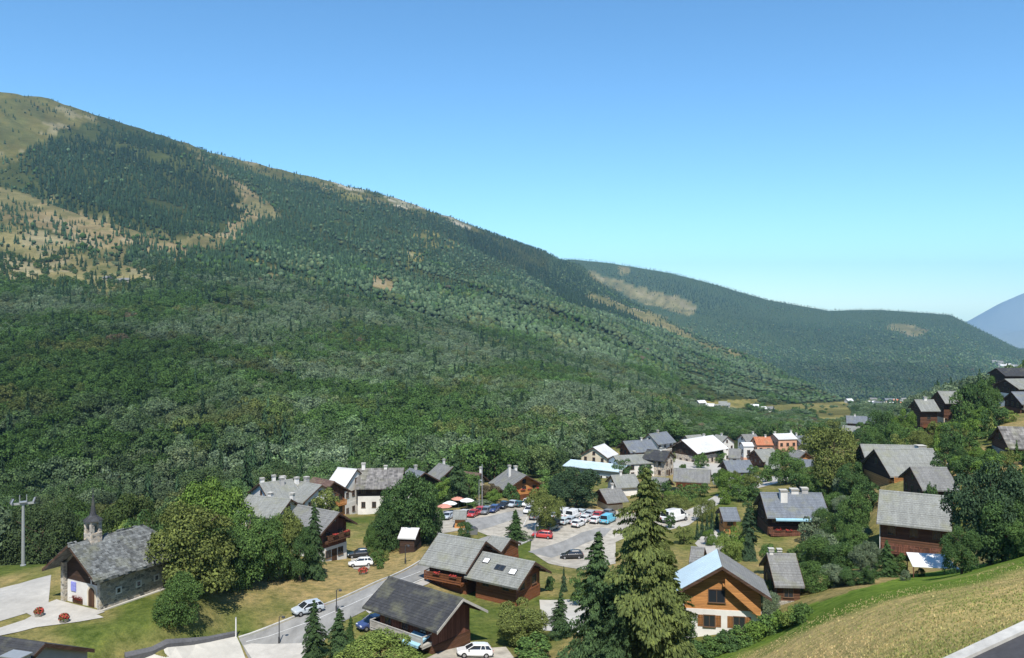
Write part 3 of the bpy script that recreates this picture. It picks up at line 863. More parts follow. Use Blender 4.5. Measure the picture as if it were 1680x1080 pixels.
def far_forest(name, label, d0, d1, spacing, px0, px1, seed, grow=1.0):
    """beyond about a kilometre: every tree a few faces, all joined"""
    r = np.random.default_rng(seed)
    p = hillside_points(d0, d1, spacing, px0, px1, seed)
    keep, con, t, h, w, px, py = tree_choice(p, r)
    # what no viewer near the camera could see (behind the crests) is left out
    x, y, z = p.T
    vis = np.ones(len(p), bool)
    top = (z + h) / y
    mx = np.full(len(p), -9.0)
    for q in np.linspace(0.25, 0.985, 26):
        mx = np.maximum(mx, H(x * q, y * q) / (y * q))
    vis = top > mx - 0.004
    keep &= vis
    p, con, t, h, w = p[keep], con[keep], t[keep] * (0.66 if d0 < 3000 else 0.85), h[keep] * grow, w[keep] * grow
    n = len(p); print(name, n)
    V, Fc, Cc = [], [], []
    base = 0
    # conifers: two ragged cones
    i = np.nonzero(con)[0]
    seg = 6
    ang = np.linspace(0, 6.283, seg, endpoint=False)
    for (z0, z1, rr) in ((0.08, 0.72, 0.5), (0.42, 1.0, 0.33)):
        m = len(i)
        a = ang[None] + r.uniform(0, 6.28, (m, 1))
        rad = w[i, None] * rr * r.uniform(0.65, 1.15, (m, seg))
        ring = np.stack([p[i, 0, None] + rad * np.cos(a), p[i, 1, None] + rad * np.sin(a), p[i, 2, None] + h[i, None] * (z0 + r.uniform(-0.05, 0.05, (m, seg)))], -1)
        tip = p[i] + np.stack([r.normal(0, 0.2, m), r.normal(0, 0.2, m), h[i] * z1], 1)
        v = np.concatenate([ring, tip[:, None]], 1).reshape(-1, 3)
        o_ = base + np.arange(m)[:, None] * (seg + 1)
        f = np.stack([np.stack([o_[:, 0] + k, o_[:, 0] + (k + 1) % seg, o_[:, 0] + seg], 1) for k in range(seg)], 1).reshape(-1, 3)
        V.append(v); Fc.append(f); base += len(v)
        Cc.append(np.repeat(t[i], seg + 1, 0) * np.tile(np.exp(r.normal(0, 0.15, (m * (seg + 1), 1))), (1, 1)))
    # broadleaf: a lumpy crown of 20 faces
    bm = bmesh.new(); bmesh.ops.create_icosphere(bm, subdivisions=1, radius=1.0)
    iv = np.array([v.co[:] for v in bm.verts]); fi = np.array([[v.index for v in f.verts] for f in bm.faces]); bm.free()
    i = np.nonzero(~con)[0]; m = len(i)
    if m:
        jit = r.uniform(0.7, 1.2, (m, len(iv), 1))
        v = iv[None] * jit * np.stack([w[i] * 0.5, w[i] * 0.5, h[i] * 0.46], 1)[:, None] + (p[i] + np.stack([0 * h[i], 0 * h[i], h[i] * 0.5], 1))[:, None]
        f = fi[None] + base + np.arange(m)[:, None, None] * len(iv)
        V.append(v.reshape(-1, 3)); Fc.append(f.reshape(-1, 3))
        Cc.append(np.repeat(t[i], len(iv), 0) * np.exp(r.normal(0, 0.18, (m * len(iv), 1))))
    V, Fc, Cc = np.concatenate(V), np.concatenate(Fc), np.concatenate(Cc)
    me = bpy.data.meshes.new(name)
    me.vertices.add(len(V)); me.vertices.foreach_set('co', V.ravel())
    me.loops.add(Fc.size); me.loops.foreach_set('vertex_index', Fc.ravel().astype(np.int32))
    me.polygons.add(len(Fc)); me.polygons.foreach_set('loop_start', np.arange(0, Fc.size, 3, dtype=np.int32))
    me.update(calc_edges=True)
    a = me.attributes.new('tint', 'FLOAT_COLOR', 'POINT'); a.data.foreach_set('color', np.concatenate([Cc, np.ones((len(Cc), 1))], 1).ravel())
    me.materials.append(MT['leaf_g'])
    o = bpy.data.objects.new(name, me); COL.objects.link(o); o['kind'] = 'stuff'; tag(o, label, 'forest')
    print('   faces', len(Fc))

build_forest()
far_forest('upper_mountain_wood', 'spruce wood on the upper slopes of the near mountain', FOREST_SPLIT, 3400, lambda d: 7.6 + (d - 1150) * 0.0026, -150, 1800, 91)
far_forest('far_mountain_wood', 'bluish wood on the long mountain farther down the valley', 3400, 5300, lambda d: 17.5, 880, 1800, 92, 1.1)
# ------------------------------------------------------------------ roads, squares, paths
MT['asphalt'] = m_flecked('asphalt', (0.245, 0.24, 0.225), 0.32, 0.6, 0.9, 0.2, stretch=(1, 0.35, 1))
MT['pale_paving'] = m_flecked('pale_paving', (0.40, 0.38, 0.34), 0.15, 1.2, 0.9, 0.2)
MT['concrete'] = m_flecked('concrete', (0.44, 0.42, 0.37), 0.12, 1.0, 0.85, 0.2)
MT['gravel'] = m_flecked('gravel', (0.36, 0.33, 0.275), 0.38, 0.7, 0.95, 0.1)
MT['kerbstone'] = m_flecked('kerbstone', (0.42, 0.41, 0.38), 0.2, 3.0, 0.85, 0.2)
MT['paint'] = m_flecked('road_paint', (0.55, 0.55, 0.53), 0.15, 6.0, 0.7, 0.2)
MT['shadow_grey'] = m_flecked('shadow_grey', (0.10, 0.10, 0.105), 0.25, 4.0, 0.8, 0.2)  # dark tone stands in for the parapet's shadow

def drape(name, pts, mat, lift=0.05, step=1.6, world=False):
    """a sheet that follows the terrain; its outline is given as photo pixels on the ground (or as world x, y)"""
    ring = [(p if world else ground_at(*p)[:2]) for p in pts]
    ring = [Vector((q[0], q[1])) for q in ring]
    dense = []
    for a, b in zip(ring, ring[1:] + ring[:1]):
        k = max(1, int((b - a).length / step))
        dense += [a.lerp(b, i / k) for i in range(k)]
    xs = [v.x for v in dense]; ys = [v.y for v in dense]
    gx, gy = np.meshgrid(np.arange(min(xs), max(xs), step), np.arange(min(ys), max(ys), step))
    poly = [(v.x, v.y) for v in dense]
    ok = in_poly(gx, gy, poly)
    inner = [Vector((a, b)) for a, b in zip(gx[ok], gy[ok])]
    n = len(dense)
    vs, es, fs, *_ = delaunay_2d_cdt(dense + inner, [(i, (i + 1) % n) for i in range(n)], [], 1, 1e-4)
    v = np.array([(q.x, q.y) for q in vs])
    z = H(v[:, 0], v[:, 1]) + lift
    me = bpy.data.meshes.new(name)
    me.from_pydata([(a, b, c) for (a, b), c in zip(v, z)], [], [tuple(f) for f in fs])
    me.materials.append(mat)
    bm = bmesh.new(); bm.from_mesh(me); bmesh.ops.recalc_face_normals(bm, faces=bm.faces)
    if sum(f.normal.z for f in bm.faces) < 0: bmesh.ops.reverse_faces(bm, faces=bm.faces)
    bm.to_mesh(me); bm.free()
    o = bpy.data.objects.new(name, me); COL.objects.link(o)
    o['kind'] = 'structure'
    return o

def strip(name, pts, width, z0, z1, mat, kind='structure', world=False):
    """a kerb, wall or painted line along a path of photo pixels; z0, z1 above the terrain"""
    ring = [Vector((p if world else ground_at(*p)[:2])) for p in pts]
    dense = []
    for a, b in zip(ring, ring[1:]):
        k = max(1, int((b - a).length / 1.5))
        dense += [a.lerp(b, i / k) for i in range(k)]
    dense.append(ring[-1])
    mb = MB(); V = []
    for i, p in enumerate(dense):
        t = (dense[min(i+1, len(dense)-1)] - dense[max(i-1, 0)]).normalized()
        nn = Vector((-t.y, t.x)) * width / 2
        for s in (-1, 1):
            q = p + nn * s
            z = h1(q.x, q.y)
            V += [(q.x, q.y, z + z0), (q.x, q.y, z + z1)]
    m = len(dense)
    Fs = []
    for i in range(m - 1):
        a, b = i * 4, i * 4 + 4
        Fs += [(a+1, a+3, b+3, b+1), (a, a+1, b+1, b), (a+2, b+2, b+3, a+3)]
    Fs += [(0, 2, 3, 1), ((m-1)*4, (m-1)*4+1, (m-1)*4+3, (m-1)*4+2)]
    mb.add(V, Fs)
    o = mb.build(name, mat)
    if kind: o['kind'] = kind
    return o

drape('road', [(408,1082),(397,1058),(392,1049),(480,1016),(560,984),(640,949),(700,917),(760,893),(800,880),(870,886),(830,902),(742,930),(690,950),(640,978),(600,1002),(560,1022),(540,1040),(520,1060),(505,1084)], MT['asphalt'], 0.05)
drape('car_park', [(800,879),(772,868),(735,874),(700,880),(680,872),(690,846),(730,838),(770,836),(850,826),(915,834),(1010,838),(1040,842),(1120,836),(1150,848),(1120,862),(1060,868),(1010,890),(1010,925),(960,935),(900,925),(870,905),(872,887)], MT['gravel'], 0.054)
drape('car_park_lane', [(866,906),(890,899),(925,888),(955,874),(985,866),(1004,868),(992,880),(960,892),(935,904),(905,916)], MT['asphalt'], 0.075)
drape('car_park_lane', [(742,856),(800,848),(850,838),(868,842),(850,850),(815,862),(790,870),(760,868)], MT['asphalt'], 0.075)
drape('pavement', [(414,1083),(399,1060),(412,1057),(500,1056),(540,1042),(524,1062),(509,1085)], MT['pale_paving'], 0.09)
drape('pavement', [(690,951),(742,931),(700,960),(640,990),(606,1008),(600,1003),(640,979)], MT['pale_paving'], 0.09)
drape('forecourt', [(222,1084),(250,1074),(320,1058),(388,1045),(394,1058),(404,1084)], MT['concrete'], 0.07)
drape('path', [(-40,1030),(-40,978),(0,966),(60,950),(84,944),(82,965),(79,994),(40,1008),(0,1020)], MT['pale_paving'], 0.06)
drape('chapel_forecourt', [(-40,1052),(-40,1040),(0,1031),(40,1018),(72,1001),(84,993),(162,1010),(170,1014),(130,1021),(60,1030),(0,1044)], MT['pale_paving'], 0.075)
drape('lane', [(1100,852),(1120,840),(1150,828),(1176,812),(1190,812),(1178,828),(1150,848),(1130,862),(1090,872)], MT['pale_paving'], 0.055)
drape('lane', [(1185,806),(1200,795),(1245,786),(1290,778),(1300,786),(1260,797),(1225,806),(1195,814)], MT['pale_paving'], 0.055)
drape('driveway', [(1140,892),(1158,872),(1205,866),(1205,880),(1180,905),(1160,912)], MT['pale_paving'], 0.06)
drape('street', [(1240,800),(1262,790),(1235,772),(1240,757),(1212,746),(1180,748),(1120,752),(1060,760),(1060,775),(1090,772),(1165,778),(1170,795),(1200,800)], MT['pale_paving'], 0.06)
drape('terrace', [(885,985),(960,982),(975,1010),(960,1040),(890,1035)], MT['concrete'], 0.07)
drape('parking_bay', [(575,915),(600,905),(612,912),(605,935),(580,934)], MT['gravel'], 0.06)
drape('yard', [(690,1086),(740,1062),(830,1062),(850,1088)], MT['gravel'], 0.06)
strip('kerb', [(392,1047),(480,1014),(560,982),(640,947),(700,915),(760,891)], 0.25, -0.1, 0.17, MT['kerbstone'])
strip('kerb', [(602,1003),(640,981),(690,953),(742,932)], 0.25, -0.1, 0.17, MT['kerbstone'])
strip('edge_line', [(402,1054),(440,1045),(514,1019),(560,999),(620,972),(690,938)], 0.11, 0.055, 0.062, MT['paint'])
strip('kerb', [(870,887),(830,903),(745,931)], 0.25, -0.1, 0.17, MT['kerbstone'])
for k in range(9):
    a, b = (848 + k * 17, 850 - (k % 2)), (842 + k * 17, 862)
    strip('bay_line', [a, b], 0.12, 0.06, 0.066, MT['paint'])
w = strip('low_wall', [(205,1082),(250,1072),(320,1056),(388,1043)], 0.45, -0.3, 0.5, MT['shadow_grey'], None)  # wall coloured dark to give the shadow along the forecourt edge
tag(w, 'low wall with its shadow painted in dark grey between the pale forecourt and the grass', 'wall')
# the road on the slope under the camera, with its pale kerb
def upper_road():
    """straight road on a low retaining edge above the meadow"""
    a, b, nn = CUT[0]
    def slab(name, u0, u1, z0, z1, mat):
        V = [p + nn * u + Vector((0, 0, z)) for p in (a, b) for u in (u0, u1) for z in (z0, z1)]
        mb = MB(); mb.add(V, [(0,1,3,2), (4,6,7,5), (0,4,5,1), (2,3,7,6), (1,5,7,3), (0,2,6,4)]); o = mb.build(name, mat); o['kind'] = 'structure'
    slab('kerb', -0.24, 0.24, -2.5, 0.14, MT['kerbstone'])
    slab('upper_road', 0.245, 6.0, -2.5, 0.02, MT['new_asphalt'])
MT['new_asphalt'] = m_flecked('new_asphalt', (0.055, 0.055, 0.06), 0.2, 5.0, 0.85, 0.25)
upper_road()

# ------------------------------------------------------------------ houses
MT['roof_grey'] = m_slate('grey_slate', (0.185, 0.184, 0.176), var=0.09, streak=0.13)
MT['roof_pale'] = m_slate('pale_fibre_slate', (0.225, 0.230, 0.212), var=0.07, streak=0.12)
MT['roof_blue'] = m_slate('blue_grey_slate', (0.150, 0.166, 0.188), var=0.08, streak=0.12)
MT['roof_dark'] = m_slate('dark_slate', (0.047, 0.048, 0.051), var=0.14, streak=0.12)
MT['roof_slab'] = m_slate('old_stone_slab', (0.175, 0.165, 0.155), (0.9, 0.55), 0.4, streak=0.25)
MT['roof_brown'] = m_slate('brown_shingle', (0.12, 0.075, 0.06), var=0.25)
MT['roof_chapel'] = m_slate('chapel_stone_slab', (0.140, 0.147, 0.144), (0.42, 0.3), 0.42, streak=0.2)
MT['roof_metal'] = m_flecked('pale_blue_sheet_metal', (0.46, 0.57, 0.62), 0.08, 0.8, 0.45, 0.5)
MT['roof_white'] = m_flecked('white_sheet_metal', (0.56, 0.56, 0.55), 0.06, 0.8, 0.5, 0.4)
MT['roof_tile'] = m_slate('orange_tile', (0.42, 0.16, 0.08), var=0.2)
MT['wood_brown'] = m_planks('brown_boards', (0.105, 0.052, 0.03))
MT['wood_dark'] = m_planks('dark_boards', (0.050, 0.030, 0.021))
MT['wood_red'] = m_planks('red_brown_boards', (0.145, 0.062, 0.04), axis='V')
MT['wood_orange'] = m_planks('orange_larch_boards', (0.46, 0.215, 0.075), var=0.22)
MT['wood_warm'] = m_planks('warm_brown_boards', (0.175, 0.068, 0.030), var=0.25)
MT['plaster'] = m_flecked('white_plaster', (0.62, 0.60, 0.56), 0.07, 1.5, 0.9, 0.15)
MT['plaster_cream'] = m_flecked('cream_plaster', (0.60, 0.52, 0.39), 0.08, 1.5, 0.9, 0.15)
MT['plaster_peach'] = m_flecked('peach_plaster', (0.58, 0.33, 0.22), 0.08, 1.5, 0.9, 0.15)
MT['plaster_grey'] = m_flecked('grey_plaster', (0.36, 0.35, 0.33), 0.1, 1.5, 0.9, 0.15)
MT['stone'] = m_stone('rubble_stone', (0.27, 0.255, 0.22))
MT['stone_pale'] = m_stone('pale_rubble_stone', (0.38, 0.34, 0.30), 2.6)
MT['fascia'] = m_planks('fascia_boards', (0.085, 0.05, 0.034))
MT['fascia_pale'] = m_flecked('pale_fascia', (0.40, 0.38, 0.34), 0.15, 3)
MT['frame'] = m_plain('window_frame', (0.12, 0.07, 0.04))
MT['frame_white'] = m_plain('white_frame', (0.62, 0.61, 0.58))
MT['shutter'] = m_planks('shutter_boards', (0.24, 0.11, 0.04), 0.12, 0.2, 'V')
def m_glass():
    m, n, l, b = newmat('window_glass')
    b.inputs['Base Color'].default_value = (0.02, 0.024, 0.03, 1)
    spec(b, 0.08, 0.6)
    return m
MT['glass'] = m_glass()
MT['awning_blue'] = m_flecked('blue_awning_cloth', (0.30, 0.50, 0.60), 0.06, 2, 0.8, 0.1)
MT['cloth_white'] = m_flecked('white_canvas', (0.64, 0.64, 0.63), 0.05, 2, 0.85, 0.1)
MT['metal_grey'] = m_plain('galvanised_metal', (0.36, 0.37, 0.37), 0.45, 0.5, 0.4)
MT['metal_dark'] = m_plain('dark_metal', (0.04, 0.042, 0.045), 0.5, 0.5)
MT['dish'] = m_plain('white_dish', (0.70, 0.70, 0.68), 0.4, 0.4)
MT['door'] = m_planks('door_boards', (0.085, 0.045, 0.025), 0.14, 0.3, 'V')
MT['flower'] = m_flecked('geranium', (0.42, 0.06, 0.05), 0.6, 14, 0.9, 0.1)

WCACHE = {}
def cached(key, fn):
    if key not in WCACHE:
        o = fn(); WCACHE[key] = o.data; bpy.data.objects.remove(o)
    return WCACHE[key]
def put(name, me, parent, loc=(0, 0, 0), rz=0.0):
    o = bpy.data.objects.new(name, me); COL.objects.link(o); o.parent = parent
    o.location = loc; o.rotation_euler = (0, 0, rz)
    return o

def window_meshes(w, h, fr):
    def frame():
        mb = MB(); t = 0.09
        mb.box(-w/2-t, -w/2, -0.05, 0.07, -h/2-t, h/2+t); mb.box(w/2, w/2+t, -0.05, 0.07, -h/2-t, h/2+t)
        mb.box(-w/2, w/2, -0.05, 0.07, h/2, h/2+t); mb.box(-w/2-t-0.05, w/2+t+0.05, -0.05, 0.16, -h/2-t-0.05, -h/2-t+0.03)
        mb.box(-0.025, 0.025, -0.04, 0.05, -h/2-t+0.04, h/2)
        return mb.build('window', MT[fr])
    def pane():
        mb = MB(); mb.box(-w/2, w/2, -0.04, 0.02, -h/2-0.06, h/2); return mb.build('pane', MT['glass'])
    def shutter():
        mb = MB(); mb.box(-w/4, w/4, 0.0, 0.06, -h/2-0.05, h/2+0.05)
        for z in (-h/3, h/3): mb.box(-w/4+0.03, w/4-0.03, 0.06, 0.085, z-0.05, z+0.05)
        return mb.build('shutter', MT['shutter'])
    return cached(('f', w, h, fr), frame), cached(('p', w, h), pane), cached(('s', w, h), shutter)

def add_window(root, side, u, z, hs, w=1.0, h=1.15, fr='frame', shut=False, detail=True):
    """side: outward direction index 0:+x 1:+y 2:-x 3:-y of the house; hs: half extents (x, y) of the wall there"""
    f, p, s = window_meshes(w, h, fr)
    ang = (-math.pi/2, 0, math.pi/2, math.pi)[side]
    loc = ((hs[0], -u, z), (u, hs[1], z), (-hs[0], u, z), (-u, -hs[1], z))[side]
    o = put('window', f, root, loc, ang)
    put('pane', p, o)
    if shut:
        for k in (-1, 1): put('shutter', s, o, (k * (w * 0.75 + 0.11), 0, 0))
    return o

def add_chimney(root, x, y, ztop, zbot, w=0.7, mat='plaster', d=None):
    d = d or w
    mb = MB(); mb.box(x-w/2, x+w/2, y-d/2, y+d/2, zbot, ztop - 0.3)
    c = mb.build('chimney', MT[mat], root)
    mb = MB(); mb.box(x-w/2-0.1, x+w/2+0.1, y-d/2-0.1, y+d/2+0.1, ztop-0.298, ztop-0.18)
    for a in (-1, 1):
        for b in (-1, 1): mb.box(x+a*w*0.36-0.06, x+a*w*0.36+0.06, y+b*d*0.36-0.06, y+b*d*0.36+0.06, ztop-0.18, ztop-0.02)
    mb.box(x-w/2-0.12, x+w/2+0.12, y-d/2-0.12, y+d/2+0.12, ztop-0.02, ztop+0.06)
    mb.build('chimney_cap', MT['concrete' if mat != 'concrete' else 'shadow_grey'], c)

def add_balcony(root, side, u0, u1, z, hs, depth=1.2, mat='wood_warm', rail=1.0, gap=0.16):
    rot = (-math.pi/2, 0, math.pi/2, math.pi)[side]
    off = (hs[0], hs[1], hs[0], hs[1])[side]
    e = MB(); e.box(u0, u1, 0, depth, z - 0.18, z)
    n = max(2, int((u1 - u0) / 2.2))
    for k in range(n + 1):
        u = u0 + 0.1 + (u1 - u0 - 0.2) * k / n
        e.box(u - 0.07, u + 0.07, 0, depth - 0.1, z - 0.42, z - 0.182)
    b = e.build('balcony', MT[mat], root)
    b.rotation_euler = (0, 0, rot)
    b.location = ((off, 0, 0), (0, off, 0), (-off, 0, 0), (0, -off, 0))[side]
    r_ = MB()
    y = depth - 0.06
    r_.box(u0, u1, y - 0.05, y + 0.05, z + rail - 0.1, z + rail)
    r_.box(u0, u1, y - 0.04, y + 0.04, z + 0.12, z + 0.2)
    for uu in (u0 + 0.05, u1 - 0.05):
        r_.box(uu - 0.05, uu + 0.05, 0.02, y - 0.052, z + rail - 0.1, z + rail)
    k = u0 + 0.08
    while k < u1:
        r_.box(k - 0.045, k + 0.045, y - 0.025, y + 0.025, z + 0.2, z + rail - 0.1); k += gap
    for k in range(n + 1):
        u = u0 + 0.06 + (u1 - u0 - 0.12) * k / n
        r_.box(u - 0.06, u + 0.06, y - 0.062, y + 0.062, z, z + rail + 0.02)
    r_.build('railing', MT[mat], b)
    return b

def roof_profile(W, hr, rise, th, step=0.42, lift=0.035):
    """outline of a pitched roof with overlapping courses on both slopes"""
    half = W / 2
    n = max(5, int(math.hypot(half, rise) / step))
    def slope(sgn):
        pts = []
        for k in range(n):
            a, b = k / n, (k + 1) / n          # from eave to ridge
            y0, y1 = half * (1 - a), half * (1 - b)
            z0, z1 = hr - rise * (1 - a), hr - rise * (1 - b)
            pts.append((sgn * y0, z0 + lift)); pts.append((sgn * y1, z1))
        return pts
    top = slope(-1) + slope(1)[::-1][1:]
    bot = [(half, hr - rise - th), (0, hr - th), (-half, hr - rise - th)]
    return top + bot

def seam_roof(mb, L, W, hr, rise, th):
    half = W / 2
    mb.extrude_x([(-half, hr-rise), (0, hr), (half, hr-rise), (half, hr-rise-th), (0, hr-th), (-half, hr-rise-th)], -L/2, L/2, 0, 1)
    k = -L/2 + 0.3
    while k < L/2:
        for s in (-1, 1):
            mb.extrude_x([(0.02*s, hr+0.005), (0.02*s, hr+0.05), (half*s, hr-rise+0.05), (half*s, hr-rise+0.005)], k-0.02, k+0.02)
        k += 0.6

HOUSES = {}
def house(key, name, label, A, B, h, W, rise, roof='roof_grey', up='wood_brown', low='plaster', og=0.9, oe=0.8, split=0.45, winsides=None, eave_extra=0.45,
          fascia='fascia', cat='chalet', group=None, wins=True, shut=False, chim=(), balc=(), storeys=None, fr='frame', extra_down=0.6, th=0.22, wsize=(1.0, 1.15)):
    dA, dB = h * F / (A[1] - HOR), h * F / (B[1] - HOR)
    a = Vector(((A[0] - CX) / F * dA, dA)); b = Vector(((B[0] - CX) / F * dB, dB))
    L = (b - a).length
    mid = (a + b) / 2
    ang = math.atan2(b.y - a.y, b.x - a.x)
    ux, uy = Vector((math.cos(ang), math.sin(ang))), Vector((-math.sin(ang), math.cos(ang)))
    oe = oe + eave_extra if oe >= 0.7 else oe
    wx, wy = L/2 - og, W/2 - oe
    cs = [mid + ux * sx * wx + uy * sy * wy for sx in (-1, 1) for sy in (-1, 1)]
    gz = [h1(c.x, c.y) for c in cs]
    zb = min(gz) - extra_down
    zc = sorted(gz)[1]
    root = empty(name, (mid.x, mid.y, zb), ang)
    tag(root, label, cat, group)
    hr = -h - zb                                   # ridge height above the root
    g0 = zc - zb                                   # typical ground level above the root
    wt = hr - th - rise * wy / (W / 2)             # wall height at the eaves
    zs = g0 + (wt - g0) * split
    if wt - g0 < 2.0: print('LOW WALL', key, round(wt - g0, 1))
    if hr - g0 > 14: print('TALL', key, round(hr - g0, 1))
    print('%-10s L %.1f W %.1f d %.0f wall %.1f ridge %.1f' % (key, L, W, mid.y, wt - g0, hr - g0))
    # walls
    mb = MB(); mb.box(-wx-0.06, wx+0.06, -wy-0.06, wy+0.06, 0, zs); mb.build('ground_floor_wall', MT[low], root)
    mb = MB(); mb.extrude_x([(-wy, zs-0.05), (-wy, wt), (0, hr - th), (wy, wt), (wy, zs-0.05)], -wx, wx); mb.build('upper_wall', MT[up], root)
    # roof
    mb = MB()
    if roof in ('roof_metal', 'roof_white'): seam_roof(mb, L, W, hr, rise, th)
    else: mb.extrude_x(roof_profile(W, hr, rise, th), -L/2, L/2, 0, 1)
    ro = mb.build('roof', [MT[roof], MT[fascia]], root)
    mb = MB(); mb.extrude_x([(-0.22, hr-0.06), (0, hr+0.09), (0.22, hr-0.06), (0, hr-0.02)], -L/2-0.03, L/2+0.03); mb.build('ridge_cap', MT[roof], ro)
    for sx in (-1, 1):                              # barge boards and the purlin ends that carry the overhang
        mb = MB()
        for s in (-1, 1):
            mb.extrude_x([(0.0, hr+0.02), (s*W/2, hr-rise+0.02), (s*W/2, hr-rise-0.32), (0.0, hr-0.32)], sx*(L/2+0.004) - (0.05 if sx < 0 else 0), sx*(L/2+0.004) + (0.05 if sx > 0 else 0))
        mb.build('bargeboard', MT[fascia], ro)
    if og > 0.5:
        for q in (-0.95, -0.5, 0, 0.5, 0.95):
            mb = MB(); zz = hr - th - rise * abs(q) * wy / (W/2)
            mb.box(-L/2 + 0.05, L/2 - 0.05, q*wy - 0.09, q*wy + 0.09, zz - 0.24, zz - 0.015); mb.build('purlin', MT['fascia'], root)
    # windows on the sides that face the viewer
    hsl, hsu = (wx + 0.06, wy + 0.06), (wx, wy)
    facing = []
    for sd, nv in enumerate((ux, uy, -ux, -uy)):
        if nv.dot(-Vector((mid.x, mid.y)).normalized()) > 0.1: facing.append(sd)
    if wins:
        near_ = 1 if uy.dot(Vector((mid.x, mid.y))) < 0 else 3
        if winsides == 'n': facing = [near_]
        for sd in facing:
            span = (wy if sd in (0, 2) else wx) * 2
            n = max(1, int(span / 2.6))
            for k in range(n):
                u = -span/2 + span * (k + 0.5) / n
                if zs - g0 > 2.0: add_window(root, sd, u, (g0 + zs) / 2 + 0.15, hsl, *wsize, fr, shut)
                if wt - zs > 1.7: add_window(root, sd, u, (zs + wt) / 2 + 0.05, hsu, *wsize, fr, shut)
            if sd in (0, 2) and rise > 2.3:
                add_window(root, sd, 0, wt + rise * 0.28, hsu, 0.9, 0.9, fr, False)
        if zs - g0 > 2.0 and facing:               # a door beside the windows
            sd = facing[0]; span = (wy if sd in (0, 2) else wx) * 2; n = max(1, int(span / 2.6))
            mb = MB(); mb.box(-0.5, 0.5, -0.05, 0.05, g0, g0 + 2.0); mb.box(-0.62, 0.62, -0.05, 0.03, g0, g0 + 2.12)
            d_ = mb.build('door', MT['door'], root); u = -span/2 + span / n if n > 1 else span * 0.4
            d_.rotation_euler = (0, 0, (-math.pi/2, 0, math.pi/2, math.pi)[sd]); d_.location = ((hsl[0], -u, 0), (u, hsl[1], 0), (-hsl[0], u, 0), (-u, -hsl[1], 0))[sd]
            mb = MB(); mb.lathe([(0.03, 0), (0.04, 0.05), (0.02, 0.1)], 6); hd = mb.build('handle', MT['metal_dark'], d_); hd.location = (0.4, 0.06, g0 + 1.0)
    for (tx, ty, up_, cw, cm) in chim:             # along the ridge -1..1, across -1..1, height over the ridge
        yy = ty * W / 2; zr = hr - abs(ty) * rise
        add_chimney(root, tx * L / 2, yy, hr + up_, zr - 0.5, cw, cm)
    for (sd, f0, f1, zf, dep, bm_) in balc:
        if sd == 'gB': sd = 0
        if sd == 'gA': sd = 2
        if sd == 'n': sd = min((1, 3), key=lambda q: (-1 if q == 1 else 1) * (-uy.dot(Vector((mid.x, mid.y)))) ) if False else (1 if uy.dot(Vector((mid.x, mid.y))) < 0 else 3)
        half = wy if sd in (0, 2) else wx
        add_balcony(root, sd, f0 * half, f1 * half, g0 + (wt - g0) * zf, hsl if zf <= split else hsu, dep, bm_)
    info = dict(root=root, L=L, W=W, hr=hr, rise=rise, wx=wx, wy=wy, g0=g0, wt=wt, zs=zs, th=th, near=(1 if uy.dot(Vector((mid.x, mid.y))) < 0 else 3), mid=mid, ang=ang, zb=zb, ux=ux, uy=uy)
    HOUSES[key] = info
    return info

def roof_light(hd, tx, ty, side, w=0.9, h=1.1, mat='glass'):
    """a skylight lying in one roof slope"""
    s = 1 if side == 1 else -1
    ang = math.atan2(hd['rise'], hd['W'] / 2)
    mb = MB(); mb.box(-w/2-0.08, w/2+0.08, -h/2-0.08, h/2+0.08, 0.0, 0.12)
    o = mb.build('skylight', MT['metal_dark'], hd['root'])
    o.location = (tx * hd['L'] / 2, s * ty * hd['W'] / 2, hd['hr'] - ty * hd['rise'] + 0.03)
    o.rotation_euler = (-s * ang, 0, 0)
    mb = MB(); mb.box(-w/2, w/2, -h/2, h/2, 0.12, 0.13); mb.build('pane', MT[mat], o)

def awning(hd, side, u0, u1, z, depth, mat, drop=0.7):
    mb = MB()
    mb.add([(u0, 0, z), (u1, 0, z), (u1, depth, z-drop), (u0, depth, z-drop), (u0, 0, z-0.05), (u1, 0, z-0.05), (u1, depth, z-drop-0.05), (u0, depth, z-drop-0.05)],
           [(0,1,2,3), (7,6,5,4), (3,2,6,7), (0,3,7,4), (1,5,6,2), (0,4,5,1)])
    mb.box(u0, u1, depth, depth + 0.03, z - drop - 0.3, z - drop - 0.02)
    o = mb.build('awning', MT[mat], hd['root'])
    o.rotation_euler = (0, 0, (-math.pi/2, 0, math.pi/2, math.pi)[side])
    off = (hd['wx'] if side in (0, 2) else hd['wy']) + 0.08
    o.location = ((off, 0, 0), (0, off, 0), (-off, 0, 0), (0, -off, 0))[side]
    mb = MB()
    for u in (u0 + 0.1, u1 - 0.1): mb.tube([(u, 0.0, z - 0.9), (u, depth, z - drop - 0.08)], [0.03, 0.03], 6)
    mb.build('awning_arm', MT['metal_grey'], o)

def sat_dish(hd, loc, face):
    mb = MB()
    mb.lathe([(0.02, 0), (0.2, 0.03), (0.34, 0.1), (0.42, 0.18), (0.40, 0.18), (0.2, 0.06), (0.02, 0.03)], 16)
    o = mb.build('satellite_dish', MT['dish'], hd['root'], True)
    o.location = loc; o.rotation_euler = face
    mb = MB(); mb.tube([(0, 0, -0.02), (0, 0, -0.35)], [0.04, 0.04], 6); mb.build('mount_arm', MT['metal_grey'], o)

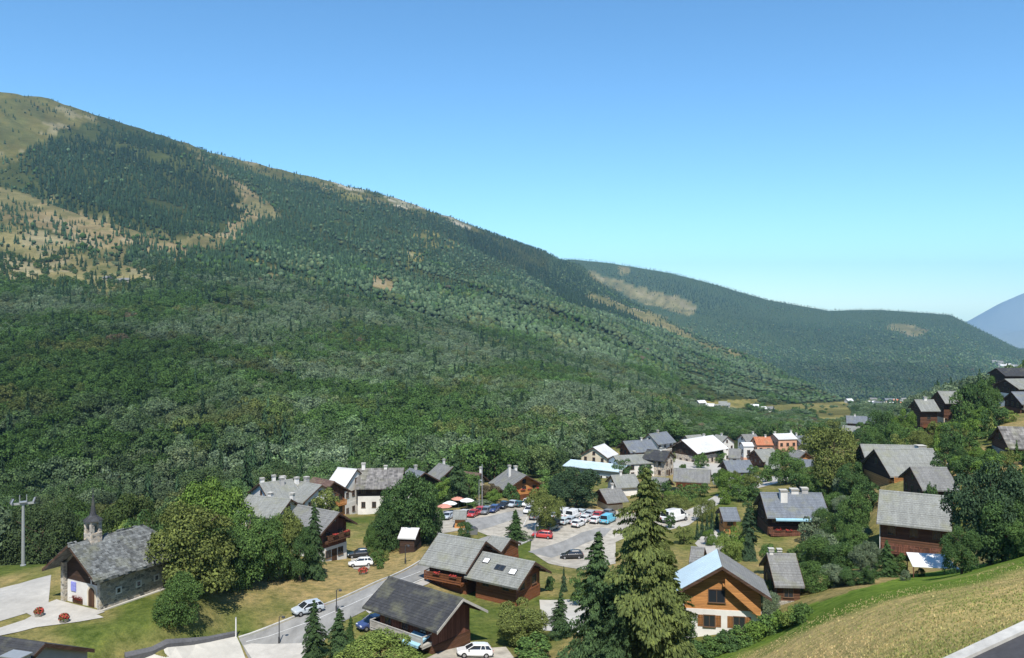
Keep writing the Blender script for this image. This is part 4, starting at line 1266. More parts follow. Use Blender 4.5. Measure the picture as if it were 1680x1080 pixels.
P1 = (('plaster'),)
c1 = house('front', 'chalet', 'dark-roofed old chalet with long wooden balcony beside the main road', (638,946), (760,982), 34, 8.7, 2.6, 'roof_dark', 'wood_red', 'wood_brown', 1.9, 0.7, 0.30, winsides='n', fascia='fascia_pale', chim=(), balc=(('n', -1.0, 1.0, 0.42, 1.6, 'fascia_pale'),), wins=True)
awning(c1, c1['near'], *( (c1['wx']*0.35, c1['wx']*0.95) if c1['near'] == 1 else (-c1['wx']*0.95, -c1['wx']*0.35) ), c1['g0'] + 2.4, 1.9, 'awning_blue', 0.55)
c2 = house('twinA', 'chalet', 'pale grey-roofed chalet, taller half of the pair behind the dark-roofed chalet', (720,875), (797,888), 35.2, 10.5, 3.3, 'roof_pale', 'wood_brown', 'wood_warm', 1.0, 1.0, 0.42, balc=(('n', -1.0, 1.0, 0.42, 1.3, 'wood_warm'),))
c3 = house('twinB', 'chalet', 'pale grey-roofed chalet with roof windows, lower half of the pair', (791,905), (878,922), 36.6, 9.0, 2.6, 'roof_pale', 'wood_warm', 'wood_warm', 1.2, 0.9, 0.45, shut=True)
for tx in (-0.1, 0.08): roof_light(c3, tx, 0.45, c3['near'], 0.6, 0.8)
roof_light(c3, 0.5, 0.5, c3['near'], 1.0, 0.9, 'dish'); roof_light(c3, -0.62, 0.3, c3['near'], 0.9, 0.8, 'dish')
c4 = house('lane', 'chalet', 'tall chalet with dark red-brown gable over white ground floor by the conifers', (489,828), (557,841), 35, 8.4, 2.7, 'roof_grey', 'wood_red', 'plaster', 1.3, 0.9, 0.42, balc=(('gB', -0.9, 0.9, 0.62, 1.3, 'wood_brown'),), shut=False)
c5 = house('compA', 'apartment_house', 'broad grey-green roofed house with several chimneys at the edge of the wood', (425,793), (480,786), 40, 15, 3.4, 'roof_pale', 'plaster', 'plaster', 0.5, 0.7, 0.45, cat='house', chim=((-0.75,0.1,0.9,0.8,'plaster'),(-0.1,0.05,1.3,0.7,'plaster'),(0.55,0.2,0.6,1.1,'plaster'),(0.2,-0.2,0.9,0.9,'plaster_grey')))
c6 = house('compB', 'apartment_house', 'grey-green roofed wing below the house with several chimneys', (408,812), (478,819), 41.5, 10, 3.0, 'roof_pale', 'plaster', 'plaster', 0.7, 0.7, 0.45, cat='house', chim=((-0.2,0.35,0.5,0.9,'plaster'),(0.85,0.3,0.9,0.8,'plaster')))
c7 = house('compC', 'apartment_house', 'small grey-green roofed wing between the brown gable and the chimneyed house', (488,789), (528,796), 40.5, 11, 3.0, 'roof_pale', 'plaster', 'plaster', 0.5, 0.7, 0.45, cat='house', chim=((-0.4,0.1,1.1,0.9,'plaster_grey'),(-0.75,-0.2,1.1,0.8,'plaster')))
c8 = house('brown', 'chalet', 'chalet with brown shingle roof and orange lower boards beside the slab-roofed house', (514,783), (549,790), 40.5, 11, 3.4, 'roof_brown', 'wood_red', 'wood_orange', 1.3, 1.0, 0.5, 'wood_brown', balc=(('gB', -0.9, 0.9, 0.5, 1.2, 'wood_orange'),))
c9 = house('slab', 'village_house', 'large white-walled house with weathered stone-slab roof behind the tall broadleaf trees', (587,769), (663,768), 43, 12.5, 4.0, 'roof_slab', 'wood_dark', 'plaster', 0.6, 1.0, 0.62, cat='house', wsize=(0.9, 1.3), chim=((-0.75,0.0,1.4,0.9,'plaster'),(0.2,0.0,0.7,0.8,'plaster')), fr='frame')
c10 = house('whiteroof', 'village_house', 'narrow house with bright white metal roof against the slab-roofed house', (554,767), (586,770), 42.5, 11.5, 4.0, 'roof_white', 'plaster', 'plaster', 0.3, 0.5, 0.5, 'fascia_pale', cat='house')
c11 = house('gable7', 'chalet', 'dark slate chalet with deep shaded gable behind the tall broadleaf trees', (672,768), (697,775), 44, 11, 3.2, 'roof_blue', 'wood_dark', 'plaster', 1.4, 0.9, 0.5, chim=((-0.2,0,1.2,0.6,'plaster_grey'),))
c12 = house('gable7b', 'chalet', 'grey slate chalet with slim white chimney beside the dark conifer', (720,760), (744,766), 45, 10, 3.2, 'roof_grey', 'wood_brown', 'plaster', 1.0, 0.9, 0.5, chim=((-0.5,0.1,1.3,0.5,'plaster'),))
c13 = house('cream7', 'chalet', 'small brown-roofed house with cream wall behind the dark conifer', (755,773), (789,777), 45, 8.5, 2.6, 'roof_brown', 'plaster_cream', 'wood_brown', 0.8, 0.8, 0.5, chim=((0.9,0.1,1.6,0.5,'plaster'),))
c14 = house('orange8', 'chalet', 'grey-roofed chalet with orange wooden balconies above the car park', (835,768), (864,780), 43.2, 12, 3.4, 'roof_grey', 'wood_orange', 'wood_warm', 1.5, 1.1, 0.5, balc=(('gB', -0.95, 0.95, 0.52, 1.3, 'wood_orange'), ('gB', -0.95, 0.95, 0.2, 1.2, 'wood_warm')), chim=((-0.1,-0.35,1.7,0.6,'plaster'),(-0.6,0.15,0.8,0.7,'plaster')))
c15 = house('bluehall', 'hall', 'long low hall with pale blue sheet-metal roof behind the dark tree', (936,754), (1030,764), 51, 11, 1.1, 'roof_metal', 'plaster_grey', 'plaster', 0.7, 0.7, 0.6, 'fascia_pale', cat='hall', wsize=(1.4, 1.2), fr='frame_white')
c16 = house('cream', 'village_house', 'cream-walled house with pale roof under the wood', (973,734), (992,728), 50, 11, 3.2, 'roof_white', 'plaster_cream', 'plaster_cream', 0.6, 0.6, 0.5, 'fascia_pale', cat='house', wsize=(0.9, 1.1))
c17 = house('dark10', 'chalet', 'brown-gabled chalet with grey-blue roof between the cream house and the steep dark roof', (1022,724), (1068,721), 50, 11, 3.4, 'roof_blue', 'wood_warm', 'wood_brown', 1.0, 0.9, 0.5, chim=((0.3,0,0.9,0.6,'plaster'),))
c18 = house('dark11', 'village_house', 'white-gabled house with steep dark blue slate roof near the top of the street', (1064,712), (1094,708), 50.5, 10, 3.6, 'roof_blue', 'plaster', 'stone_pale', 0.5, 0.7, 0.5, cat='house', chim=((0.0,0,1.0,0.7,'stone'),))
c19 = house('white12', 'village_house', 'large stone-walled house with bright white roof on the village street', (1118,722), (1170,714), 51.5, 15, 4.2, 'roof_white', 'wood_dark', 'stone_pale', 1.4, 1.2, 0.66, 'fascia', cat='house', wsize=(0.9, 1.2), chim=((0.5,0.1,0.8,0.7,'plaster'),))
house('small13b', 'village_house', 'small grey-roofed house tucked behind the bright white roof', (1124,715), (1150,713), 53, 8, 2.4, 'roof_pale', 'plaster_grey', 'plaster_grey', 0.4, 0.5, 0.5, cat='house')
house('small13c', 'village_house', 'pale hip-like roofed house at the far end of the white-roofed house', (1174,713), (1194,716), 53.5, 10, 3.0, 'roof_pale', 'plaster', 'plaster', 0.4, 0.5, 0.5, cat='house', chim=((0,0,0.9,0.6,'plaster'),))
house('grey14', 'chalet', 'grey-roofed chalet with brown boards beside the village street, below the white-roofed house', (1106,768), (1166,771), 46, 9.5, 2.7, 'roof_grey', 'wood_warm', 'plaster', 0.9, 0.9, 0.5, balc=(('n', -1, 1, 0.5, 1.2, 'wood_warm'),))
house('blue15', 'chalet', 'blue-grey slate house half hidden by a bright green tree', (1186,756), (1230,755), 49.5, 9.5, 2.8, 'roof_blue', 'wood_dark', 'plaster', 0.7, 0.8, 0.5)
house('grey16', 'chalet', 'tall brown chalet with pale grey roof and dark balconies', (1237,738), (1269,736), 53, 11, 3.4, 'roof_pale', 'wood_brown', 'wood_dark', 0.7, 1.0, 0.4, balc=(('n', -1, 1, 0.62, 1.2, 'wood_brown'), ('n', -1, 1, 0.3, 1.2, 'wood_brown')))
house('box17', 'village_house', 'little white house with flat-looking white roof beside the orange roof', (1216,726), (1234,726), 51.5, 6, 0.9, 'roof_white', 'plaster', 'plaster_peach', 0.2, 0.3, 0.5, 'fascia_pale', cat='house')
house('tile17', 'village_house', 'house with orange tiled roof in the village centre', (1236,717), (1264,717), 54, 9, 2.6, 'roof_tile', 'plaster_peach', 'plaster', 0.4, 0.5, 0.5, cat='house', chim=((0.4,0.0,0.9,0.6,'plaster'),))
house('grey17', 'village_house', 'grey-roofed house behind the little white house', (1216,713), (1240,712), 55, 8, 2.4, 'roof_grey', 'plaster', 'plaster', 0.4, 0.5, 0.5, cat='house', chim=((0.6,0,1.0,0.6,'plaster'),))
house('peach17', 'village_house', 'peach-walled house with white roof and white chimneys', (1268,712), (1300,711), 53.5, 9, 1.6, 'roof_white', 'plaster_peach', 'plaster_peach', 0.3, 0.4, 0.5, 'fascia_pale', cat='house', chim=((-0.8,0.0,0.9,0.7,'plaster'),(0.9,0.1,1.2,0.6,'plaster')))
house('grey17b', 'village_house', 'blue-grey roofed house beside the peach-walled house', (1302,716), (1330,714), 54.5, 10, 2.8, 'roof_blue', 'plaster', 'plaster', 0.4, 0.6, 0.5, cat='house', chim=((-0.6,0.1,1.2,0.6,'plaster'),))
house('street18', 'chalet', 'orange-gabled little chalet between the round tree and the big tree', (1300,737), (1322,742), 50.5, 8, 2.6, 'roof_grey', 'wood_orange', 'plaster', 0.9, 0.7, 0.55)
house('far29a', 'chalet', 'long dark blue-grey roof beyond the big tree at the foot of the slope', (1388,682), (1437,684), 53, 11, 2.8, 'roof_blue', 'wood_brown', 'plaster', 0.7, 0.8, 0.5, chim=((-0.4,0,0.8,0.7,'plaster'),))
house('far29b', 'chalet', 'pale-roofed house with tan wall beyond the big tree', (1383,698), (1412,700), 51, 9, 2.2, 'roof_pale', 'plaster_cream', 'wood_brown', 0.5, 0.6, 0.5)
house('lot18', 'chalet', 'small grey-roofed lodge at the far side of the car park', (983,803), (1018,800), 42.5, 8, 2.3, 'roof_grey', 'wood_warm', 'plaster_cream', 0.9, 0.9, 0.5, chim=((0.2,0,1.1,0.5,'plaster'),))
c19b = house('awning19', 'chalet', 'blue-grey roofed brown chalet with long blue awning and red terrace', (1247,808), (1348,809), 37, 11, 3.6, 'roof_blue', 'wood_dark', 'wood_brown', 0.5, 0.9, 0.4, chim=((0.12,0.06,0.7,1.4,'plaster'),(0.45,0.06,0.9,1.2,'plaster_grey'),(-0.32,-0.3,0.9,1.3,'plaster')), balc=(('n', -0.95, 0.98, 0.12, 1.8, 'wood_red'),))
awning(c19b, c19b['near'], *((-c19b['wx']*0.8, c19b['wx']*0.45) if c19b['near'] == 1 else (-c19b['wx']*0.45, c19b['wx']*0.8)), c19b['wt'] - 0.35, 1.7, 'awning_blue', 0.55)
c20 = house('hut19', 'hut', 'small bright orange hut with grey roof beside the pale driveway', (1180,833), (1208,833), 39.5, 6.4, 1.7, 'roof_blue', 'wood_orange', 'wood_orange', 0.5, 0.9, 0.4, cat='hut')
# the chalet with the lit orange gable
def gable_chalet():
    apex, back = (1185, 930), (1177, 902)
    hd = house('gable20', 'chalet', 'orange-gabled chalet with white ground floor and pale blue metal on one roof slope', back, apex, 28.5, 10.4, 3.2, 'roof_grey', 'wood_orange', 'plaster', 1.2, 0.8, 0.60, wins=False, eave_extra=0.2)
    rt, wx, wy = hd['root'], hd['wx'], hd['wy']
    # shuttered windows in the white wall, one deep window and a stepped stair rail in the boarded gable
    for u in (-1.9, 1.3): add_window(rt, 0, u, hd['zs'] - 1.25, (wx + 0.06, wy), 1.15, 1.15, 'frame', True)
    add_window(rt, 0, 0.5, hd['zs'] + 1.5, (wx, wy), 1.7, 1.3, 'frame')
    mb = MB()
    for k in range(9):
        t = k / 8; mb.box(wx + 0.05, wx + 0.75, wy*(0.95 - 0.85*t) - 0.3, wy*(0.95 - 0.85*t) + 0.3, hd['zs'] - 0.4 + 3.2*t, hd['zs'] - 0.25 + 3.2*t)
    st = mb.build('outside_stair', MT['wood_orange'], rt)
    mb = MB(); mb.add([(wx+0.78, wy*0.98, hd['zs']-0.5), (wx+0.78, wy*0.08, hd['zs']+2.75), (wx+0.78, wy*0.08, hd['zs']+3.7), (wx+0.78, wy*0.98, hd['zs']+0.5), (wx+0.84, wy*0.98, hd['zs']-0.5), (wx+0.84, wy*0.08, hd['zs']+2.75), (wx+0.84, wy*0.08, hd['zs']+3.7), (wx+0.84, wy*0.98, hd['zs']+0.5)],
                       [(0,1,2,3), (7,6,5,4), (0,4,5,1), (1,5,6,2), (2,6,7,3), (3,7,4,0)])
    mb.build('stair_rail', MT['wood_orange'], st)
    # sheet metal over one slope
    L, W, hr, rise = hd['L'], hd['W'], hd['hr'], hd['rise']
    mb = MB(); mb.extrude_x([(-0.05, hr+0.03), (-W/2-0.05, hr-rise+0.05), (-W/2-0.05, hr-rise+0.09), (-0.05, hr+0.075)], -L/2-0.02, L/2+0.02)
    k = -L/2 + 0.3
    while k < L/2:
        mb.extrude_x([(-0.05, hr+0.07), (-W/2, hr-rise+0.09), (-W/2, hr-rise+0.13), (-0.05, hr+0.12)], k-0.02, k+0.02); k += 0.6
    o = mb.build('metal_roof_sheet', MT['roof_metal'], rt)
    sat_dish(hd, (wx + 0.3, -wy - 0.1, hd['zs'] + 0.3), (R(70), 0, R(60)))
    return hd
c21 = gable_chalet()
house('wing20', 'chalet_wing', 'grey-roofed rear wing with white chimneys behind the orange-gabled chalet', (1258,908), (1305,909), 30.5, 8.5, 2.6, 'roof_grey', 'wood_brown', 'stone', 0.4, 0.6, 0.4, cat='house', chim=((-0.7,0.0,0.6,0.45,'plaster'),(-0.1,0.05,0.5,0.4,'plaster')))
c22 = house('right22', 'chalet', 'broad grey-roofed brown chalet with white canopy at the top of the meadow', (1443,804), (1562,815), 29.5, 11.5, 3.9, 'roof_pale', 'wood_brown', 'wood_red', 0.5, 0.9, 0.35, balc=(('n', -0.95, 0.95, 0.2, 1.6, 'wood_red'),))

def end_wall(hd, side):
    """a white rendered end wall under the gable"""
    mb = MB(); x = hd['wx'] + 0.075
    q = hd['wy'] + 0.05
    pr = [(-q, 0), (-q, hd['wt'] - 0.05), (0, hd['hr'] - hd['th'] - 0.06), (q, hd['wt'] - 0.05), (q, 0)]
    mb.extrude_x(pr, *((x, x + 0.1) if side == 0 else (-x - 0.1, -x)))
    mb.build('end_wall', MT['plaster'], hd['root'])
end_wall(c22, 2); end_wall(c19b, 0)
def canopy():
    g = ground_at(1524, 946, 60, 140); d = g.y
    e = empty('terrace_canopy', g, R(-12)); tag(e, 'white sloping canopy over the terrace of the broad grey-roofed chalet', 'canopy')
    zt = -(914 - HOR) / F * d - g.z
    mb = MB(); mb.add([(-2.2, 1.6, zt), (2.2, 1.6, zt), (3.0, -1.6, zt-0.8), (-2.2, -1.6, zt-0.8), (-2.2, 1.6, zt-0.06), (2.2, 1.6, zt-0.06), (3.0, -1.6, zt-0.86), (-2.2, -1.6, zt-0.86)], [(0,1,2,3), (7,6,5,4), (0,4,5,1), (1,5,6,2), (2,6,7,3), (3,7,4,0)])
    mb.build('canopy_sheet', MT['cloth_white'], e)
    for x, y, z in ((-2.1, 1.5, zt), (2.1, 1.5, zt), (2.8, -1.5, zt-0.8), (-2.1, -1.5, zt-0.8)):
        mb = MB(); mb.tube([(x, y, -1.5), (x, y, z-0.05)], [0.06, 0.06], 6); mb.build('canopy_post', MT['wood_red'], e)
canopy()
house('right23a', 'chalet', 'pale grey roof stepping up behind the larger pale roof on the slope', (1411,729), (1504,731), 30.5, 13, 4.0, 'roof_pale', 'wood_dark', 'wood_brown', 0.5, 0.9, 0.4)
house('right23b', 'chalet', 'large pale grey-roofed chalet with white chimney and orange balcony on the slope', (1434,737), (1530,736), 29, 13, 4.2, 'roof_pale', 'wood_dark', 'wood_orange', 0.5, 0.9, 0.4, chim=((0.82,0.4,0.2,1.6,'plaster'),), balc=(('n', -0.95, 0.95, 0.3, 1.3, 'wood_orange'),))
house('right24', 'chalet', 'mid-grey roof between the two largest pale roofs on the slope', (1493,766), (1553,767), 28, 11, 2.8, 'roof_grey', 'wood_brown', 'plaster', 0.4, 0.8, 0.4)
house('up25', 'chalet', 'narrow brown chalet with grey roof and small chimney among the trees on the slope', (1500,656), (1532,656), 29, 8.5, 2.9, 'roof_pale', 'wood_brown', 'wood_dark', 0.4, 0.8, 0.45, chim=((0.1,0,0.8,0.8,'plaster'),), balc=(('n', -0.9, 0.9, 0.45, 1.3, 'wood_warm'),))
house('up26', 'chalet', 'narrow brown chalet with taller grey roof beside the poplars', (1538,642), (1568,642), 27, 9.5, 3.2, 'roof_pale', 'wood_brown', 'plaster_cream', 0.3, 0.9, 0.45, balc=(('n', -0.9, 0.9, 0.45, 1.3, 'wood_brown'),))
house('up27a', 'apartment_block', 'dark-roofed apartment block highest on the slope', (1634,604), (1720,604), 25.5, 13, 2.6, 'roof_dark', 'wood_dark', 'plaster_grey', 0.5, 0.9, 0.4, cat='apartments')
house('up27b', 'apartment_block', 'apartment block with pale tiered roof and white end wall on the slope', (1648,622), (1720,621), 26.5, 14, 2.9, 'roof_pale', 'wood_dark', 'plaster', 0.4, 0.9, 0.6, cat='apartments', balc=(('n', -0.9, 0.9, 0.5, 1.3, 'plaster'),))
house('up27c', 'apartment_block', 'apartment block with blue-grey roof and shaded balconies below the tiered roof', (1659,643), (1730,643), 27, 11, 3.2, 'roof_blue', 'wood_dark', 'wood_brown', 0.4, 0.9, 0.4, cat='apartments', balc=(('n', -0.95, 0.95, 0.45, 1.3, 'plaster_cream'),))
c28 = house('up28', 'chalet', 'weathered grey roof with one roof window half hidden by trees on the slope', (1637,700), (1720,702), 24, 11, 3.4, 'roof_slab', 'wood_brown', 'stone', 0.4, 0.8, 0.4)
roof_light(c28, 0.0, 0.5, c28['near'], 0.9, 1.0)
c31 = house('low31', 'outbuilding', 'low dark-roofed building with a boxy roof vent below the chapel lawn', (-70,1036), (74,1056), 28.5, 11, 2.6, 'roof_dark', 'plaster_grey', 'plaster_grey', 0.3, 0.5, 0.5, cat='building', wins=False)
house('kiosk', 'kiosk', 'little orange wooden kiosk with pale roof on the car park', (744,838), (766,838), 42, 4.6, 1.1, 'roof_pale', 'wood_orange', 'wood_orange', 0.4, 0.6, 0.4, cat='kiosk', wsize=(0.9, 0.9))
house('shed33', 'shed', 'small shed with white roof under the tall broadleaf trees', (659,866), (688,867), 38.8, 5.5, 1.0, 'roof_white', 'wood_dark', 'wood_dark', 0.3, 0.3, 0.4, 'fascia_pale', cat='shed', wins=False)
house('annex34', 'annex', 'low annex with pale blue-grey roof against the taller pale-roofed chalet', (806,879), (838,884), 39.0, 7, 1.6, 'roof_pale', 'wood_warm', 'wood_warm', 0.3, 0.4, 0.4, 'fascia', cat='annex', wins=False)
house('shed35', 'shed', 'brown garden shed just behind the orange-gabled chalet', (1134,897), (1156,899), 32, 4.5, 1.4, 'roof_grey', 'wood_dark', 'wood_dark', 0.3, 0.4, 0.4, cat='shed', wins=False)

house('stone36', 'village_house', 'pinkish stone house with dark roof below the steep dark blue roof', (1062,737), (1100,741), 47.5, 9, 2.6, 'roof_dark', 'stone_pale', 'stone_pale', 0.5, 0.7, 0.5, cat='house', wsize=(0.8, 1.1), chim=((0.2,0,0.9,0.6,'plaster'),))
house('pale37', 'village_house', 'wide pale grey roof in front of the brown-gabled chalet', (1006,748), (1064,745), 49, 10, 2.0, 'roof_pale', 'plaster', 'plaster', 0.3, 0.4, 0.5, cat='house', chim=((0.25,0.2,1.0,0.7,'metal_dark'),))
house('street38', 'village_house', 'white-fronted house with grey roof on the street behind the white-roofed house', (1196,736), (1216,737), 52, 9, 2.6, 'roof_grey', 'plaster', 'plaster_cream', 0.4, 0.5, 0.5, cat='house')
house('street39', 'chalet', 'brown chalet with small grey roof beside the olive bush under the street', (1070,782), (1098,785), 45, 8, 2.4, 'roof_grey', 'wood_warm', 'plaster', 0.8, 0.8, 0.5)
house('street40', 'village_house', 'cream house with pale roof at the bend of the village street', (1258,752), (1282,754), 49.5, 8, 2.4, 'roof_pale', 'plaster_cream', 'plaster', 0.4, 0.5, 0.5, cat='house')
house('street41', 'chalet', 'low brown chalet with blue-grey roof above the lone round tree', (1300,752), (1336,755), 48.5, 8.5, 2.5, 'roof_blue', 'wood_brown', 'plaster', 0.7, 0.8, 0.5)
house('street42', 'village_house', 'white house with grey roof between the pale blue hall and the car park lodge', (1002,780), (1042,778), 45.5, 8.5, 2.5, 'roof_pale', 'plaster', 'plaster', 0.5, 0.6, 0.5, cat='house', chim=((-0.2,0,1.1,0.6,'plaster'),))
# the roof vent on the dark-roofed building
mb = MB(); mb.box(-0.9, 0.9, -0.6, 0.6, 0.5, 1.3); mb.box(-1.0, 1.0, -0.7, 0.7, 1.3, 1.38)
v = mb.build('roof_vent', MT['metal_grey'], c31['root']); v.location = (c31['L']*0.42, c31['W']*0.2*(1 if c31['near'] == 1 else -1), c31['hr'] - c31['rise']*0.4 - 0.45)
mb = MB()
for a in (-0.8, 0.8):
    for b in (-0.5, 0.5): mb.box(a-0.05, a+0.05, b-0.05, b+0.05, -0.3, 0.5)
mb.build('vent_leg', MT['dish'], v)

# ---- the chapel
def chapel():
    dF = 28.5 * F / 394.4
    a = Vector(((111 - CX) / F * dF, dF))
    dr = Vector((0.48, 0.877)); dr.normalize()
    L, W, rise, th = 10.5, 10.0, 3.6, 0.3
    mid = a + dr * L / 2
    ang = math.atan2(dr.y, dr.x)                  # +x points to the back (apse), -x to the front
    ux, uy = dr, Vector((-dr.y, dr.x))
    zb = -36.2 - 1.2
    g0 = 1.2
    root = empty('chapel', (mid.x, mid.y, zb), ang)
    tag(root, 'stone chapel with slab roof, small bell turret and pointed spire', 'chapel')
    hr = -28.5 - zb
    og, oe = 1.6, 1.25
    wx, wy = L/2, W/2 - oe
    xf = -L/2 + og                                # front wall plane; the door wall stands 0.55 behind it
    pd = 0.55
    wt = hr - th - rise * wy / (W/2)
    # side walls, and a front porch: side walls run forward, the door wall is set back
    mb = MB()
    mb.extrude_x([(-wy, 0), (-wy, wt), (0, hr-th), (wy, wt), (wy, 0)], xf + pd, wx); mb.build('nave_wall', MT['stone'], root)
    for s in (-1, 1):
        mb = MB(); mb.box(xf, xf + pd, s*wy - (0.55 if s > 0 else 0), s*wy + (0.55 if s < 0 else 0), 0, wt); mb.build('porch_wall', MT['stone'], root)
    mb = MB(); mb.box(xf + pd - 0.06, xf + pd - 0.003, -wy + 0.6, wy - 0.6, 0, wt * 0.66); mb.build('plastered_front', MT['plaster'], root)
    mb = MB(); mb.extrude_x([(-wy+0.6, wt*0.66), (-wy+0.6, wt - 0.1), (0, hr-th-0.2), (wy-0.6, wt-0.1), (wy-0.6, wt*0.66)], xf + pd - 0.10, xf + pd - 0.003); mb.build('gable_shade', MT['wood_dark'], root)  # dark sheet paints the overhang's shade on the upper front
    mb = MB(); mb.lathe([(wy*0.96, 0), (wy*0.96, wt)], 20, 0, (wx, 0)); mb.build('apse_wall', MT['stone'], root)
    # roof with courses; half a cone over the apse
    mb = MB(); mb.extrude_x(roof_profile(W, hr, rise, th, 0.36, 0.06), -L/2, L/2, 0, 1); ro = mb.build('roof', [MT['roof_chapel'], MT['fascia']], root)
    mb = MB(); n = 13; prof = []
    for k in range(n):
        q, q1 = k / n, (k + 1) / n
        prof += [(W/2*(1-q), hr - rise*(1-q) + 0.06), (W/2*(1-q1) + 0.01, hr - rise*(1-q1))]
    seg = 18
    vs = [(L/2 + 0.002 + r_*math.cos(t), r_*math.sin(t), z) for r_, z in prof for t in np.linspace(-math.pi/2, math.pi/2, seg)]
    fs = [(i*seg+k, i*seg+k+1, (i+1)*seg+k+1, (i+1)*seg+k) for i in range(len(prof)-1) for k in range(seg-1)]
    mb.add(vs, fs); mb.build('apse_roof', MT['roof_chapel'], ro)
    # loose, uneven slabs proud of the roof
    mb = MB(); r_ = random.Random(3); sl = math.atan2(rise, W/2)
    for k in range(900):
        q = r_.random(); x = r_.uniform(-L/2 + 0.2, L/2 - 0.1); s = r_.choice((-1, 1))
        y = s * (W/2) * q; z = hr - rise * q + 0.05
        w_, d_ = r_.uniform(0.15, 0.4), r_.uniform(0.12, 0.26); t = r_.uniform(0.02, 0.07)
        tz = d_ * math.tan(sl)
        mb.add([(x-w_, y-d_, z+s*tz), (x+w_, y-d_, z+s*tz), (x+w_, y+d_, z-s*tz), (x-w_, y+d_, z-s*tz), (x-w_, y-d_, z+s*tz+t), (x+w_, y-d_, z+s*tz+t), (x+w_, y+d_, z-s*tz+t), (x-w_, y+d_, z-s*tz+t)],
               [(4,5,6,7), (0,1,5,4), (1,2,6,5), (2,3,7,6), (3,0,4,7)])
    sb = mb.build('slab', MT['roof_chapel'], ro); sb['kind'] = 'stuff'
    # door with arched head and pale surround
    def arch(w, h, y0, y1, grow=0.0):
        pts = [(-w/2-grow, -0.0), (-w/2-grow, h)] + [(-(w/2+grow)*math.cos(t), h + (w/2+grow)*math.sin(t)) for t in np.linspace(0.3, math.pi-0.3, 7)] + [(w/2+grow, h), (w/2+grow, 0.0)]
        m_ = MB(); m_.extrude_x(pts, y0, y1); return m_
    d_ = arch(1.1, 1.7, xf + pd - 0.14, xf + pd - 0.10).build('door', MT['door'], root); d_.location = (0, -1.5, g0)
    arch(1.1, 1.7, xf + pd - 0.099, xf + pd - 0.07, 0.28).build('door_surround', MT['plaster_cream'], d_)
    mb = MB(); mb.box(xf + pd - 0.16, xf + pd - 0.11, -0.1, 0.1, 0, 1.15); mb.box(xf + pd - 0.155, xf + pd - 0.115, -0.4, 0.4, 0.68, 0.86)
    c = mb.build('cross', MT['plaster'], root); c.location = (0, -1.5, g0 + 2.75)
    for y in (1.9,):
        mb = MB(); mb.box(xf + pd - 0.17, xf + pd - 0.063, -0.45, 0.45, -0.55, 0.55); st = mb.build('painted_panel', MT['panel_blue'], root); st.location = (0, y, g0 + 1.9)
    mb = MB(); mb.box(xf + pd - 0.17, xf + pd - 0.063, -0.9, 0.9, 0, 0.55); pl = mb.build('flower_trough', MT['wood_brown'], root); pl.location = (0, 1.1, g0)
    mb = MB(); r2 = random.Random(5)
    for k in range(120): x, y, z = xf + pd - 0.3 + r2.gauss(0, 0.12), r2.uniform(-0.95, 0.95), 0.55 + abs(r2.gauss(0, 0.16)); q = 0.07; mb.add([(x-q, y, z), (x, y-q, z+q), (x+q, y, z), (x, y+q, z-q)], [(0, 1, 2, 3)])
    mb.build('geranium', MT['flower'], pl)['kind'] = 'stuff'
    for k, x in enumerate((-1.2, 1.6, 4.2)):      # small splayed windows on the long side
        for s in (-1,):
            mb = MB(); mb.box(-0.42, 0.42, 0, 0.04, -0.42, 0.42); w_ = mb.build('window', MT['plaster'], root); w_.location = (x, s*(wy + 0.005), g0 + 1.75); w_.rotation_euler = (0, 0, math.pi)
            mb = MB(); mb.box(-0.2, 0.2, 0.02, 0.055, -0.26, 0.26); mb.build('pane', MT['glass'], w_)
    # bell turret
    tx = -L/2 + 3.3
    def turret(z0, z1, q, m, nm, par): mb = MB(); mb.box(tx-q, tx+q, -q, q, z0, z1); return mb.build(nm, MT[m], par)
    t = turret(hr - 1.2, hr + 0.75, 0.72, 'stone_pale', 'bell_turret', root)
    for a in (-1, 1):
        for b in (-1, 1):
            mb = MB(); mb.box(tx+a*0.5-0.2, tx+a*0.5+0.2, b*0.5-0.2, b*0.5+0.2, hr+0.75, hr+1.95); mb.build('turret_pillar', MT['stone_pale'], t)
    turret(hr + 1.95, hr + 2.2, 0.74, 'stone_pale', 'turret_head', t)
    mb = MB(); mb.lathe([(0.30, hr+1.0), (0.27, hr+1.1), (0.19, hr+1.35), (0.12, hr+1.5), (0.03, hr+1.55)], 12, 0, (tx, 0)); mb.build('bell', MT['bronze'], t, True)
    mb = MB(); mb.lathe([(1.15, hr+2.2), (1.1, hr+2.3), (0.72, hr+2.62), (0.42, hr+2.85), (0.30, hr+3.3), (0.16, hr+4.4), (0.03, hr+5.6)], 8, 0, (tx, 0)); s_ = mb.build('spire', MT['roof_dark'], t)
    mb = MB(); mb.box(tx-0.025, tx+0.025, -0.025, 0.025, hr+5.5, hr+6.3); mb.box(tx-0.02, tx+0.02, -0.22, 0.22, hr+5.95, hr+6.0); mb.build('iron_cross', MT['metal_dark'], s_)
    mb = MB(); mb.box(xf - 0.3, wx, -wy - 0.35, -wy - 0.062, 0, g0 + 0.15); mb.build('plinth', MT['concrete'], root)
MT['bronze'] = m_plain('bronze', (0.16, 0.10, 0.04), 0.4, 0.5, 0.8)
MT['panel_blue'] = m_flecked('blue_painted_panel', (0.22, 0.24, 0.55), 0.3, 5, 0.8, 0.2)
chapel()
fd = Vector((0.48, 0.877)).normalized(); fs_ = Vector((fd.y, -fd.x)); fa = Vector(((111 - CX) / F * 28.5 * F / 394.4, 28.5 * F / 394.4)) + fd * 1.62
